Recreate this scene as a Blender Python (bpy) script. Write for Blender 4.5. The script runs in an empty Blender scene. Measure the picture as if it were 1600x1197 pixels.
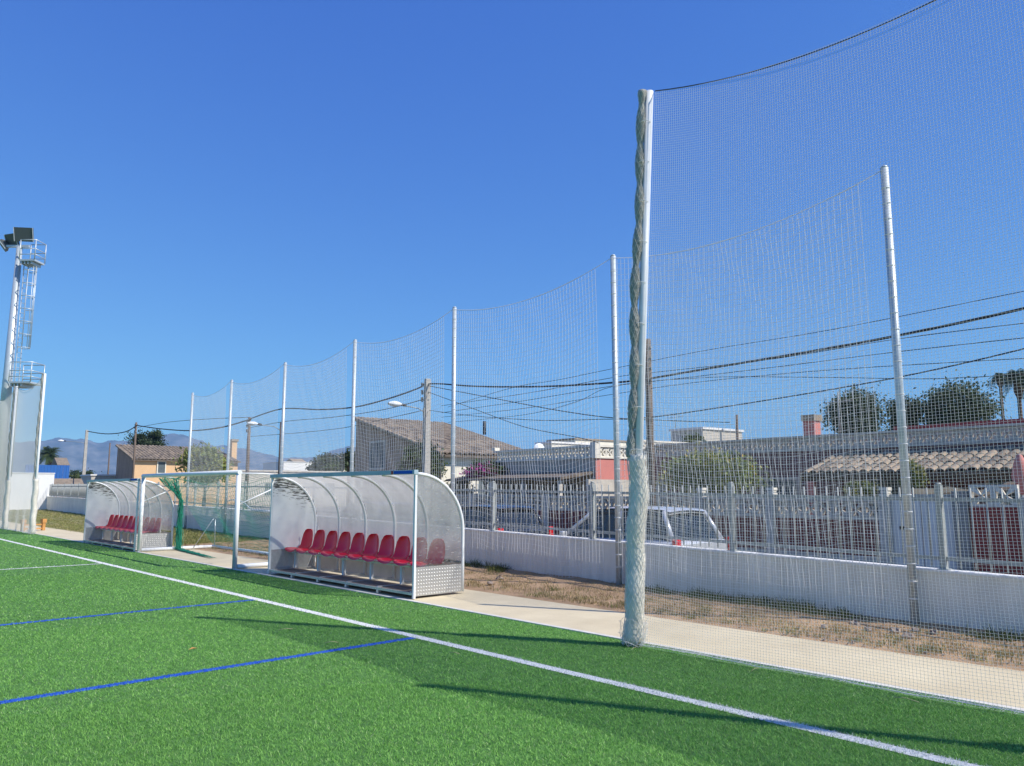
import bpy, math, random
import numpy as np
from mathutils import Matrix, Vector
random.seed(7); rng = np.random.default_rng(7)
R_ = math.radians
SC = bpy.context.scene
COL = SC.collection

# ------------------------------------------------------------------ camera
FPX, HZ, CXP, CYP, EYE = 1212.0, 765.0, 800.0, 598.5, 1.65
pit = math.atan((HZ - CYP) / FPX)
yaw = math.atan2(1325, math.hypot(FPX, HZ - CYP))
Fh = Vector((math.cos(yaw), math.sin(yaw), 0)); Rt = Vector((math.sin(yaw), -math.cos(yaw), 0)); Zu = Vector((0, 0, 1))
fw = Fh * math.cos(pit) + Zu * math.sin(pit); upv = -Fh * math.sin(pit) + Zu * math.cos(pit)
cd = bpy.data.cameras.new('camera'); cam = bpy.data.objects.new('camera', cd); COL.objects.link(cam)
cd.sensor_fit = 'HORIZONTAL'; cd.sensor_width = 36; cd.lens = 36 * FPX / 1600
cd.clip_start = 0.05; cd.clip_end = 40000
cam.matrix_world = Matrix(((Rt.x, upv.x, -fw.x, 0), (Rt.y, upv.y, -fw.y, 0), (Rt.z, upv.z, -fw.z, EYE), (0, 0, 0, 1)))
SC.camera = cam

# ------------------------------------------------------------------ sky, sun, exposure
SUN = Vector((.432, -.875, 1)).normalized()
elev = math.asin(SUN.z); azi = math.atan2(SUN.x, SUN.y)
wd = bpy.data.worlds.new('World'); SC.world = wd; wd.use_nodes = True
nt = wd.node_tree; nt.nodes.clear()
sk = nt.nodes.new('ShaderNodeTexSky'); sk.sky_type = 'NISHITA'; sk.sun_disc = False
sk.sun_elevation = elev; sk.sun_rotation = azi; sk.air_density = 0.7; sk.dust_density = 0.0; sk.ozone_density = 6.0; sk.altitude = 30
bg = nt.nodes.new('ShaderNodeBackground'); bg.inputs[1].default_value = 0.10
wo = nt.nodes.new('ShaderNodeOutputWorld')
# the phone's tone curve on the sky, per channel: gain * value ** gamma
sp = nt.nodes.new('ShaderNodeSeparateColor'); cb = nt.nodes.new('ShaderNodeCombineColor'); nt.links.new(sk.outputs[0], sp.inputs[0])
for i, (gain, gam) in enumerate(((.84, 1.12), (1.23, 1.0), (3.2, .46))):
    pw = nt.nodes.new('ShaderNodeMath'); pw.operation = 'POWER'; pw.inputs[1].default_value = gam; nt.links.new(sp.outputs[i], pw.inputs[0])
    ml = nt.nodes.new('ShaderNodeMath'); ml.operation = 'MULTIPLY'; ml.inputs[1].default_value = gain; nt.links.new(pw.outputs[0], ml.inputs[0]); nt.links.new(ml.outputs[0], cb.inputs[i])
nt.links.new(cb.outputs[0], bg.inputs[0]); nt.links.new(bg.outputs[0], wo.inputs[0])
sl = bpy.data.lights.new('sun', 'SUN'); so = bpy.data.objects.new('sun', sl); COL.objects.link(so)
sl.energy = 4.6; sl.angle = R_(0.53); sl.color = (1.0, 0.95, 0.87)
so.rotation_euler = SUN.to_track_quat('Z', 'Y').to_euler()
SC.view_settings.view_transform = 'Standard'; SC.view_settings.look = 'None'
SC.view_settings.exposure = 0.4; SC.view_settings.gamma = 1
SC.cycles.transparent_max_bounces = 24; SC.cycles.max_bounces = 8
SC.cycles.use_denoising = True

# ------------------------------------------------------------------ helpers: pixels and the street frame
def ray(u, v): return fw * FPX + Rt * (u - CXP) - upv * (v - CYP)
def gnd(u, v, z=0.0):
    d = ray(u, v); t = (z - EYE) / d.z; return Vector((0, 0, EYE)) + d * t
KK = math.sqrt(1 + .0064); SX, SY = .08 / KK, 1 / KK; A0 = 9.85; TH = -math.atan(.08)
def ST(s, t, z=0.0): return Vector((A0 + SX * s + SY * t, SY * s - SX * t, z))   # along the street, outwards, up
def px(u, v, t):
    d = ray(u, v); tt = (A0 + t * KK) / (d.x - .08 * d.y); P = Vector((0, 0, EYE)) + d * tt
    return ((P.x - A0) * SX + P.y * SY, P.z)
def pxs(u, v, s):
    d = ray(u, v); tt = (s + A0 * SX) / (d.x * SX + d.y * SY); P = Vector((0, 0, EYE)) + d * tt
    return ((P.x - A0) * SY - P.y * SX, P.z)
def wall_z(s): return float(np.interp(s, [-20, 2, 8, 14, 25, 38, 60, 90], [.66, .685, .755, .81, .92, .98, 1.06, 1.15]))
ROAD = -0.2

# ------------------------------------------------------------------ helpers: materials
def new_mat(name):
    m = bpy.data.materials.new(name); m.use_nodes = True
    return m, m.node_tree.nodes, m.node_tree.links, m.node_tree.nodes['Principled BSDF']
def mat(name, c, rough=.6, var=.15, scale=4., bump=0., metal=0., spec=.5, c2=None, detail=6., stretch=None, bscale=None, streak=0.):
    m, N, L, P = new_mat(name)
    P.inputs['Roughness'].default_value = rough; P.inputs['Metallic'].default_value = metal
    P.inputs['Specular IOR Level'].default_value = spec
    tc = N.new('ShaderNodeTexCoord'); mp = N.new('ShaderNodeMapping'); L.new(tc.outputs['Object'], mp.inputs[0])
    if stretch: mp.inputs['Scale'].default_value = stretch
    nz = N.new('ShaderNodeTexNoise'); nz.inputs['Scale'].default_value = scale; nz.inputs['Detail'].default_value = detail
    nz.inputs['Roughness'].default_value = .62
    L.new(mp.outputs[0], nz.inputs[0])
    cr = N.new('ShaderNodeValToRGB'); cr.color_ramp.elements[0].position = .3; cr.color_ramp.elements[1].position = .72
    a = c2 if c2 else tuple(x * (1 - var) for x in c); b = tuple(min(1, x * (1 + var * .6)) for x in c)
    cr.color_ramp.elements[0].color = (*a, 1); cr.color_ramp.elements[1].color = (*b, 1)
    L.new(nz.outputs[0], cr.inputs[0]); out = cr.outputs[0]
    if streak:
        mp2 = N.new('ShaderNodeMapping'); mp2.inputs['Scale'].default_value = (3, 3, .35); L.new(tc.outputs['Object'], mp2.inputs[0])
        n2 = N.new('ShaderNodeTexNoise'); n2.inputs['Scale'].default_value = 2.2; n2.inputs['Detail'].default_value = 8; L.new(mp2.outputs[0], n2.inputs[0])
        r2 = N.new('ShaderNodeValToRGB'); r2.color_ramp.elements[0].position = .36; r2.color_ramp.elements[1].position = .62
        r2.color_ramp.elements[0].color = (1 - streak,) * 3 + (1,); L.new(n2.outputs[0], r2.inputs[0])
        mx = N.new('ShaderNodeMix'); mx.data_type = 'RGBA'; mx.blend_type = 'MULTIPLY'; mx.inputs['Factor'].default_value = 1
        L.new(out, mx.inputs['A']); L.new(r2.outputs[0], mx.inputs['B']); out = mx.outputs['Result']
    L.new(out, P.inputs['Base Color'])
    if bump:
        n3 = N.new('ShaderNodeTexNoise'); n3.inputs['Scale'].default_value = bscale or scale * 6; n3.inputs['Detail'].default_value = 8
        L.new(mp.outputs[0], n3.inputs[0])
        bp = N.new('ShaderNodeBump'); bp.inputs['Strength'].default_value = bump; bp.inputs['Distance'].default_value = .02
        L.new(n3.outputs[0], bp.inputs['Height']); L.new(bp.outputs[0], P.inputs['Normal'])
    return m
def attr_mat(name, rough=.6, transl=.3, spec=.3, attr='col'):
    m, N, L, P = new_mat(name); P.inputs['Roughness'].default_value = rough; P.inputs['Specular IOR Level'].default_value = spec
    at = N.new('ShaderNodeAttribute'); at.attribute_name = attr; L.new(at.outputs['Color'], P.inputs['Base Color'])
    if transl:
        tr = N.new('ShaderNodeBsdfTranslucent'); L.new(at.outputs['Color'], tr.inputs[0])
        mx = N.new('ShaderNodeMixShader'); mx.inputs[0].default_value = transl
        L.new(P.outputs[0], mx.inputs[1]); L.new(tr.outputs[0], mx.inputs[2]); L.new(mx.outputs[0], N['Material Output'].inputs[0])
    return m

# ------------------------------------------------------------------ helpers: meshes
class MB:
    def __init__(s): s.v = []; s.f = []; s.sm = []
    def add(s, vs, fs, smooth=False):
        o = len(s.v); s.v += [tuple(p) for p in vs]; s.f += [tuple(i + o for i in f) for f in fs]; s.sm += [smooth] * len(fs); return s
    def box(s, x0, y0, z0, x1, y1, z1):
        return s.add([(x0, y0, z0), (x1, y0, z0), (x1, y1, z0), (x0, y1, z0), (x0, y0, z1), (x1, y0, z1), (x1, y1, z1), (x0, y1, z1)],
                     [(0, 3, 2, 1), (4, 5, 6, 7), (0, 1, 5, 4), (1, 2, 6, 5), (2, 3, 7, 6), (3, 0, 4, 7)])
    def prism(s, poly, axis, a, b):   # closed polygon in the two other axes, extruded along axis
        n = len(poly)
        def P(p, h): return {0: (h, p[0], p[1]), 1: (p[0], h, p[1]), 2: (p[0], p[1], h)}[axis]
        vs = [P(p, a) for p in poly] + [P(p, b) for p in poly]
        fs = [tuple(range(n))[::-1], tuple(range(n, 2 * n))] + [(i, (i + 1) % n, n + (i + 1) % n, n + i) for i in range(n)]
        return s.add(vs, fs)
    def tube(s, pts, r, n=8, caps=True, smooth=True):
        pts = [Vector(p) for p in pts]; k = len(pts); rs = r if isinstance(r, (list, tuple)) else [r] * k
        vs = []; ref = None
        for i in range(k):
            d = (pts[min(i + 1, k - 1)] - pts[max(i - 1, 0)]).normalized()
            if ref is None: ref = Vector((0, 0, 1)) if abs(d.z) < .9 else Vector((1, 0, 0))
            a = (ref - d * ref.dot(d))
            if a.length < 1e-5: a = d.orthogonal()
            a.normalize(); b = d.cross(a); ref = a
            for j in range(n):
                q = 2 * math.pi * j / n; vs.append(pts[i] + (a * math.cos(q) + b * math.sin(q)) * rs[i])
        fs = [(i * n + j, i * n + (j + 1) % n, (i + 1) * n + (j + 1) % n, (i + 1) * n + j) for i in range(k - 1) for j in range(n)]
        s.add(vs, fs, smooth)
        if caps: o = len(s.v) - k * n; s.f += [tuple(o + j for j in range(n))[::-1], tuple(o + (k - 1) * n + j for j in range(n))]; s.sm += [False, False]
        return s
    def beam(s, a, b, w, h):  # rectangular bar from a to b
        a = Vector(a); b = Vector(b); d = (b - a).normalized(); r = Vector((0, 0, 1)) if abs(d.z) < .95 else Vector((0, 1, 0))
        x = d.cross(r).normalized() * (w / 2); y = x.cross(d).normalized() * (h / 2)
        vs = [p + q for p in (a, b) for q in (-x - y, x - y, x + y, -x + y)]
        return s.add(vs, [(0, 1, 2, 3), (7, 6, 5, 4), (0, 4, 5, 1), (1, 5, 6, 2), (2, 6, 7, 3), (3, 7, 4, 0)])
    def lathe(s, prof, n=16, c=(0, 0, 0)):
        vs = [(c[0] + r * math.cos(2 * math.pi * j / n), c[1] + r * math.sin(2 * math.pi * j / n), c[2] + z) for r, z in prof for j in range(n)]
        k = len(prof)
        return s.add(vs, [(i * n + j, i * n + (j + 1) % n, (i + 1) * n + (j + 1) % n, (i + 1) * n + j) for i in range(k - 1) for j in range(n)], True)
    def grid(s, P, smooth=True):   # P[i][j] points
        n = len(P); m = len(P[0])
        return s.add([p for r in P for p in r], [(i * m + j, i * m + j + 1, (i + 1) * m + j + 1, (i + 1) * m + j) for i in range(n - 1) for j in range(m - 1)], smooth)
    def mesh(s, name='mesh'):
        me = bpy.data.meshes.new(name); me.from_pydata(s.v, [], s.f); me.polygons.foreach_set('use_smooth', s.sm); me.update(); return me
    def build(s, name, m, parent=None, loc=None, bevel=0):
        o = obj(name, s.mesh(name), m, parent)
        if loc: o.location = loc
        if bevel:
            b = o.modifiers.new('bevel', 'BEVEL'); b.width = bevel; b.segments = 2; b.limit_method = 'ANGLE'
        return o
def obj(name, me, m, parent=None):
    o = bpy.data.objects.new(name, me); COL.objects.link(o)
    if m and not me.materials: me.materials.append(m)
    o.parent = parent; return o
def np_mesh(name, V, Fc, col=None, smooth=False):
    me = bpy.data.meshes.new(name); V = np.asarray(V, np.float32); Fc = np.asarray(Fc, np.int32); k = Fc.shape[1]
    me.vertices.add(len(V)); me.vertices.foreach_set('co', V.ravel())
    me.loops.add(Fc.size); me.loops.foreach_set('vertex_index', Fc.ravel())
    me.polygons.add(len(Fc)); me.polygons.foreach_set('loop_start', np.arange(0, Fc.size, k, dtype=np.int32))
    me.polygons.foreach_set('use_smooth', np.full(len(Fc), smooth)); me.update(calc_edges=True)
    if col is not None:
        a = me.color_attributes.new('col', 'FLOAT_COLOR', 'POINT'); c = np.ones((len(V), 4), np.float32); c[:, :3] = col; a.data.foreach_set('color', c.ravel())
    return me
def tag(o, label, cat, group=None, kind=None):
    o['label'] = label
    if cat: o['category'] = cat
    if group: o['group'] = group
    if kind: o['kind'] = kind
    return o
def thing(name, label, cat, loc=(0, 0, 0), rz=0., group=None):
    o = bpy.data.objects.new(name, None); COL.objects.link(o); o.empty_display_size = .2
    o.location = loc; o.rotation_euler = (0, 0, rz); return tag(o, label, cat, group)
def struct(o, label=None): o['kind'] = 'structure'; o['label'] = label or o.name.replace('_', ' '); return o
def copy_tree(o, parent=None):
    c = o.copy(); COL.objects.link(c); c.parent = parent
    for ch in list(o.children): copy_tree(ch, c)
    return c

# ------------------------------------------------------------------ materials
M = {}
M['earth'] = mat('earth', (.44, .29, .165), .95, .4, 1.6, .9, c2=(.27, .17, .09), bscale=30)
M['lawn'] = mat('lawn_soil', (.20, .19, .07), .95, .3, .7, .5, c2=(.26, .21, .10), bscale=40)
M['land'] = mat('dry_land', (.16, .15, .08), .95, .3, .02)
M['asphalt'] = mat('asphalt', (.075, .073, .07), .9, .25, 1.2, .4, bscale=120)
M['pave'] = mat('pavement', (.30, .28, .25), .9, .2, 1.5, .3)
M['pitchbase'] = mat('turf_backing', (.10, .245, .05), .95, .35, 9., .6, bscale=300)
M['conc'] = mat('concrete', (.63, .54, .36), .85, .12, 1.1, .25, c2=(.54, .45, .29), bscale=60)
M['kerb'] = mat('kerb_concrete', (.64, .61, .55), .8, .15, 6., .2)
M['whiteline'] = mat('white_line', (.72, .73, .70), .9, .15, 40.)
M['blueline'] = mat('blue_line', (.015, .10, .50), .9, .2, 40.)
M['render'] = mat('wall_render', (.86, .81, .70), .9, .10, 1.3, .35, bscale=70, streak=.12)
M['cap'] = mat('wall_cap', (.80, .78, .74), .8, .12, 5., .2)
M['galv'] = mat('galvanised_steel', (.55, .60, .62), .42, .2, 14., .05, metal=.35)
M['greyrail'] = mat('grey_rail_paint', (.36, .375, .35), .5, .18, 9.)
M['white'] = mat('white_paint', (.78, .79, .78), .38, .08, 5.)
M['alu'] = mat('aluminium', (.62, .64, .65), .35, .12, 20., metal=.6)
def twine_mat(name, c, tr):
    m, N, L, P = new_mat(name); P.inputs['Base Color'].default_value = (*c, 1); P.inputs['Roughness'].default_value = .5
    t = N.new('ShaderNodeBsdfTranslucent'); t.inputs[0].default_value = (*c, 1); mx = N.new('ShaderNodeMixShader'); mx.inputs[0].default_value = tr
    L.new(P.outputs[0], mx.inputs[1]); L.new(t.outputs[0], mx.inputs[2]); L.new(mx.outputs[0], N['Material Output'].inputs[0]); return m
M['sunlit_alu'] = mat('sunlit_tint_aluminium', (.74, .66, .55), .45, .1, 6., metal=.2)  # aluminium with the beige sunlit reflection put into its base colour
M['twine'] = twine_mat('net_twine', (.88, .88, .86), .4); M['twine2'] = twine_mat('fine_net_twine', (.86, .86, .82), .45)
M['greentwine'] = mat('green_twine', (.02, .30, .19), .7, .2, 8.)
M['pad'] = mat('pad_cover', (.82, .77, .66), .6, .22, 5., .1, bscale=18)
M['wrap'] = mat('bundled_net', (.42, .41, .36), .85, .4, 30., .8, bscale=120)
M['red'] = mat('red_plastic', (.80, .014, .05), .28, .12, 3.)
M['wood'] = mat('plywood', (.20, .15, .115), .8, .3, 6., .2, stretch=(4, .6, 1))
M['bark'] = mat('bark', (.12, .085, .06), .95, .3, 8., .6)
M['pole'] = mat('weathered_pole', (.17, .125, .095), .9, .3, 6., .5, stretch=(1, 1, .2))
M['cpole'] = mat('concrete_pole', (.44, .41, .36), .9, .2, 6., .4)
M['cable'] = mat('black_cable', (.02, .02, .022), .6, .1, 5.)
M['glass'] = mat('dark_glass', (.018, .022, .026), .08, .1, 2., spec=.8)
M['tyre'] = mat('tyre', (.02, .02, .02), .85, .2, 10.)
M['chrome'] = mat('rim_metal', (.5, .5, .52), .3, .1, 8., metal=.8)
M['tail'] = mat('tail_lamp', (.55, .01, .012), .2, .1, 9.)
M['lampglass'] = mat('lamp_glass', (.82, .83, .82), .25, .05, 9.)
M['flood'] = mat('flood_lamp', (.10, .11, .115), .4, .3, 30.)
M['stone'] = mat('block_stone', (.56, .51, .43), .9, .22, 5., .3)
M['stonew'] = mat('block_white', (.74, .69, .58), .85, .12, 5., .2)
M['salmon'] = mat('salmon_render', (.60, .225, .19), .9, .12, 1.2, .2, bscale=50)
M['maroon'] = mat('maroon_panel', (.20, .06, .055), .9, .25, 2., .2)
M['purple'] = mat('brown_render', (.22, .115, .115), .9, .2, 1.5, .2)
M['brownwall'] = mat('old_brown_render', (.42, .285, .20), .9, .18, 1.1, .3, streak=.15)
M['cream'] = mat('cream_render', (.80, .74, .60), .9, .08, 1.1, .2)
M['ochre'] = mat('ochre_render', (.74, .48, .26), .9, .08, 1., .2)
M['tile'] = mat('clay_tile', (.27, .215, .155), .9, .35, 3., .3, c2=(.15, .12, .09))
M['tileb'] = mat('clay_tile_pale', (.36, .28, .195), .9, .35, 3., .3, c2=(.21, .165, .12))
M['tilec'] = mat('clay_tile_dark', (.18, .145, .11), .9, .35, 3., .3, c2=(.10, .08, .065))
M['shutter'] = mat('grey_shutter', (.10, .125, .13), .6, .2, 5.)
M['gate'] = mat('grey_gate_metal', (.72, .70, .64), .55, .12, 4.)
M['blue'] = mat('blue_sheet', (.02, .13, .42), .6, .2, 2., stretch=(6, 6, .5))
M['redroof'] = mat('red_coping', (.40, .085, .075), .85, .15, 3.)
M['orangewood'] = mat('orange_wood', (.55, .27, .08), .7, .2, 8.)
M['cloth'] = mat('white_cloth', (.80, .78, .70), .8, .06, 3.)
M['pinkcloth'] = mat('pink_cloth', (.60, .24, .20), .85, .1, 3.)
M['rock'] = mat('rubble_stone', (.34, .27, .22), .95, .35, 7., .5)

def poly_mat(name, haze, tint, scr=0., film=0., tl_=.45):   # worn polycarbonate: clear, scattering and scratched
    m, N, L, P = new_mat(name)
    P.inputs['Base Color'].default_value = (*tint, 1); P.inputs['Roughness'].default_value = .32
    tr = N.new('ShaderNodeBsdfTransparent'); tr.inputs[0].default_value = (.86, .88, .88, 1)
    tl = N.new('ShaderNodeBsdfTranslucent'); tl.inputs[0].default_value = (*tint, 1)
    m1 = N.new('ShaderNodeMixShader'); m1.inputs[0].default_value = tl_; L.new(P.outputs[0], m1.inputs[1]); L.new(tl.outputs[0], m1.inputs[2])
    m2 = N.new('ShaderNodeMixShader'); L.new(tr.outputs[0], m2.inputs[1]); L.new(m1.outputs[0], m2.inputs[2])
    tc = N.new('ShaderNodeTexCoord'); nz = N.new('ShaderNodeTexNoise'); nz.inputs['Scale'].default_value = 3.; nz.inputs['Detail'].default_value = 7
    L.new(tc.outputs['Object'], nz.inputs[0])
    mr = N.new('ShaderNodeMapRange'); mr.inputs['From Min'].default_value = .35; mr.inputs['From Max'].default_value = .7
    mr.inputs['To Min'].default_value = haze - .10; mr.inputs['To Max'].default_value = min(1, haze + .10); L.new(nz.outputs[0], mr.inputs[0]); fac = mr.outputs[0]
    if scr:
        mp = N.new('ShaderNodeMapping'); mp.inputs['Scale'].default_value = (6, 6, 55); L.new(tc.outputs['Object'], mp.inputs[0])
        n2 = N.new('ShaderNodeTexNoise'); n2.inputs['Scale'].default_value = 1.6; n2.inputs['Detail'].default_value = 3; L.new(mp.outputs[0], n2.inputs[0])
        r2 = N.new('ShaderNodeMapRange'); r2.inputs['From Min'].default_value = .64; r2.inputs['From Max'].default_value = .70; r2.inputs['To Max'].default_value = scr
        L.new(n2.outputs[0], r2.inputs[0]); ad = N.new('ShaderNodeMath'); ad.operation = 'ADD'; ad.use_clamp = True
        L.new(fac, ad.inputs[0]); L.new(r2.outputs[0], ad.inputs[1]); fac = ad.outputs[0]
    L.new(fac, m2.inputs[0]); out = m2
    if film:   # white film torn off in dark flakes towards the top and the back
        mp = N.new('ShaderNodeMapping'); mp.inputs['Scale'].default_value = (5, 5, 42); L.new(tc.outputs['Object'], mp.inputs[0])
        n2 = N.new('ShaderNodeTexNoise'); n2.inputs['Scale'].default_value = 1.; n2.inputs['Detail'].default_value = 6; n2.inputs['Roughness'].default_value = .7; L.new(mp.outputs[0], n2.inputs[0])
        sx = N.new('ShaderNodeSeparateXYZ'); L.new(tc.outputs['Object'], sx.inputs[0])
        g = N.new('ShaderNodeMapRange'); g.inputs['From Min'].default_value = .95; g.inputs['From Max'].default_value = 1.75; g.inputs['To Min'].default_value = -.30; g.inputs['To Max'].default_value = .10
        L.new(sx.outputs['Z'], g.inputs[0])
        g2 = N.new('ShaderNodeMapRange'); g2.inputs['From Min'].default_value = .25; g2.inputs['From Max'].default_value = .85; g2.inputs['To Min'].default_value = -.05; g2.inputs['To Max'].default_value = .10
        L.new(sx.outputs['X'], g2.inputs[0])
        a1 = N.new('ShaderNodeMath'); L.new(g.outputs[0], a1.inputs[0]); L.new(g2.outputs[0], a1.inputs[1])
        a2 = N.new('ShaderNodeMath'); L.new(a1.outputs[0], a2.inputs[0]); L.new(n2.outputs[0], a2.inputs[1])
        gt = N.new('ShaderNodeMapRange'); gt.inputs['From Min'].default_value = .53; gt.inputs['From Max'].default_value = .555; L.new(a2.outputs[0], gt.inputs[0])
        dk = N.new('ShaderNodeBsdfDiffuse'); dk.inputs[0].default_value = (.12, .12, .115, 1)
        m3 = N.new('ShaderNodeMixShader'); L.new(gt.outputs[0], m3.inputs[0]); L.new(m2.outputs[0], m3.inputs[1]); L.new(dk.outputs[0], m3.inputs[2]); out = m3
    L.new(out.outputs[0], N['Material Output'].inputs[0]); return m
M['poly'] = poly_mat('smoky_polycarbonate', .72, (.78, .75, .71))
M['polyclear'] = poly_mat('scratched_polycarbonate', .15, (.64, .64, .62), .4)
M['polyfilm'] = poly_mat('white_film_panel', .97, (.90, .91, .90), 0, 1, .12)

def checker_mat():   # aluminium diamond plate: raised lozenges
    m, N, L, P = new_mat('diamond_plate'); P.inputs['Metallic'].default_value = .55; P.inputs['Roughness'].default_value = .38
    tc = N.new('ShaderNodeTexCoord'); mp = N.new('ShaderNodeMapping'); mp.inputs['Scale'].default_value = (1, 1, 1); L.new(tc.outputs['Object'], mp.inputs[0])
    vs = []
    sx = N.new('ShaderNodeSeparateXYZ'); L.new(mp.outputs[0], sx.inputs[0])
    def M2(op, a, b):
        n = N.new('ShaderNodeMath'); n.operation = op
        for i, q in enumerate((a, b)):
            if isinstance(q, (int, float)): n.inputs[i].default_value = q
            else: L.new(q, n.inputs[i])
        return n.outputs[0]
    hx = M2('ADD', sx.outputs['X'], sx.outputs['Y'])
    a = M2('SINE', M2('MULTIPLY', M2('ADD', hx, sx.outputs['Z']), 62.), 0); b = M2('SINE', M2('MULTIPLY', M2('SUBTRACT', hx, sx.outputs['Z']), 62.), 0)
    h = M2('MULTIPLY', a, b); g = N.new('ShaderNodeMapRange'); g.inputs['From Min'].default_value = .35; g.inputs['From Max'].default_value = .75; L.new(h, g.inputs[0])
    bp = N.new('ShaderNodeBump'); bp.inputs['Strength'].default_value = .9; bp.inputs['Distance'].default_value = .004; L.new(g.outputs[0], bp.inputs['Height']); L.new(bp.outputs[0], P.inputs['Normal'])
    cr = N.new('ShaderNodeMix'); cr.data_type = 'RGBA'; cr.inputs['A'].default_value = (.50, .49, .47, 1); cr.inputs['B'].default_value = (.66, .65, .62, 1)
    L.new(g.outputs[0], cr.inputs['Factor']); L.new(cr.outputs['Result'], P.inputs['Base Color']); return m
M['plate'] = checker_mat()
M['leaf'] = attr_mat('leaves', .6, .3); M['blade'] = attr_mat('turf_fibres', .55, .25, .35); M['dry'] = attr_mat('dry_blades', .8, .25, .2)

# ------------------------------------------------------------------ the setting: ground
B = MB().add([(-9500, -9500, -.26), (9500, -9500, -.26), (9500, 9500, -.26), (-9500, 9500, -.26)], [(0, 1, 2, 3)])
struct(B.build('ground', M['land']), 'dry open land reaching to the mountains')
XE = 6.93
struct(MB().box(-70, -40, -.25, XE - .002, 110, 0).build('pitch', M['pitchbase']), 'green artificial turf football pitch')
struct(MB().box(XE, -40, -.25, XE + .07, 110, .012).build('kerb', M['kerb']), 'pale concrete kerb along the turf edge')
struct(MB().box(XE + .072, -40, -.25, 8.43, 110, .006).build('concrete_path', M['conc']), 'pale beige concrete path beside the pitch')
def nz2(x, y, s=1.0, k=0): return math.sin(x * 1.7 * s + k) * math.cos(y * 1.3 * s + 2 * k) * .5 + math.sin(x * 3.9 * s + y * 2.3 * s + k * 3) * .3 + math.sin(y * 7.1 * s - x * 5.3 * s) * .2
def strip(s0, s1, n, m, amp, name, mt, lab):
    P = []
    for i in range(n + 1):
        Y = s0 + (s1 - s0) * i / n; xw = A0 + .08 * Y - .01; r = []
        for j in range(m + 1):
            f = j / m; X = 8.432 + (xw - 8.432) * f + (0.03 * nz2(0, Y, 3) if j == 0 else 0)
            e = math.sin(math.pi * min(1, f * 1.0)) if f < .5 else 1
            r.append((X, Y, .004 + amp * (.5 + .8 * nz2(X * 1.5, Y * 1.5, 1.)) * e * .6 + .05 * f * (amp > .03)))
        P.append(r)
    return struct(MB().grid(P).build(name, mt), lab)
strip(-14, 24, 300, 18, .05, 'earth_strip', M['earth'], 'bare reddish earth strip at the foot of the wall')
strip(24.0, 100, 120, 10, .02, 'lawn', M['lawn'], 'dry yellow green lawn beyond the goal')
B = MB()
for a, b in ((-60, 130),):
    B.add([ST(a, .2, ROAD), ST(b, .2, ROAD), ST(b, 6.3, ROAD), ST(a, 6.3, ROAD)], [(0, 3, 2, 1)])
struct(B.build('street', M['asphalt']), 'asphalt street beyond the wall')
B = MB(); P = [ST(-60, 6.3), ST(130, 6.3), ST(130, 60), ST(-60, 60)]
B.add([(p.x, p.y, -.25) for p in P] + [(p.x, p.y, ROAD + .13) for p in P], [(4, 7, 6, 5), (0, 4, 5, 1), (1, 5, 6, 2), (2, 6, 7, 3), (3, 7, 4, 0)])
struct(B.build('pavement', M['pave']), 'raised pavement and house plots across the street')
LINE_X = 5.36
def sheet(name, x0, y0, x1, y1, m, lab): return struct(MB().add([(x0, y0, .004), (x1, y0, .004), (x1, y1, .004), (x0, y1, .004)], [(0, 1, 2, 3)]).build(name, m), lab)
sheet('touchline', LINE_X - .06, -40, LINE_X + .06, 110, M['whiteline'], 'white touchline along the pitch')
XI = LINE_X - .064
MARKS = [(7.36, .05, 'b'), (11.47, .05, 'b'), (19.31, .05, 'w')]
for y, w, c in MARKS:
    sheet('blue_line' if c == 'b' else 'cross_line', -60, y - w, XI, y + w, M['blueline'] if c == 'b' else M['whiteline'],
          {7.36: 'nearer blue line across the turf', 11.47: 'farther blue line across the turf', 19.31: 'thin white line across the turf meeting the touchline'}[y])

# turf fibres
def blades(n, x, y, h, w, lean, cols, z0=0.0, twotri=True):
    a = rng.uniform(0, 2 * np.pi, n); l = rng.normal(0, 1, (n, 2)) * lean[:, None]
    dx, dy = np.cos(a) * w / 2, np.sin(a) * w / 2
    p0 = np.stack([x - dx, y - dy, np.full(n, z0)], 1); p1 = np.stack([x + dx, y + dy, np.full(n, z0)], 1)
    tx, ty = x + l[:, 0], y + l[:, 1]
    if twotri:
        mx, my = x + l[:, 0] * .35, y + l[:, 1] * .35
        p2 = np.stack([mx + dx * .9, my + dy * .9, z0 + h * .62], 1); p3 = np.stack([mx - dx * .9, my - dy * .9, z0 + h * .62], 1)
        p4 = np.stack([tx, ty, z0 + h], 1)
        V = np.stack([p0, p1, p2, p3, p4], 1).reshape(-1, 3); i = np.arange(n)[:, None] * 5
        F = np.concatenate([i + [0, 1, 2], i + [0, 2, 3], i + [3, 2, 4]]); C = np.repeat(cols, 5, 0)
    else:
        p2 = np.stack([tx, ty, z0 + h], 1); V = np.stack([p0, p1, p2], 1).reshape(-1, 3); i = np.arange(n)[:, None] * 3
        F = i + [0, 1, 2]; C = np.repeat(cols, 3, 0)
    return V, F, C
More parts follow.
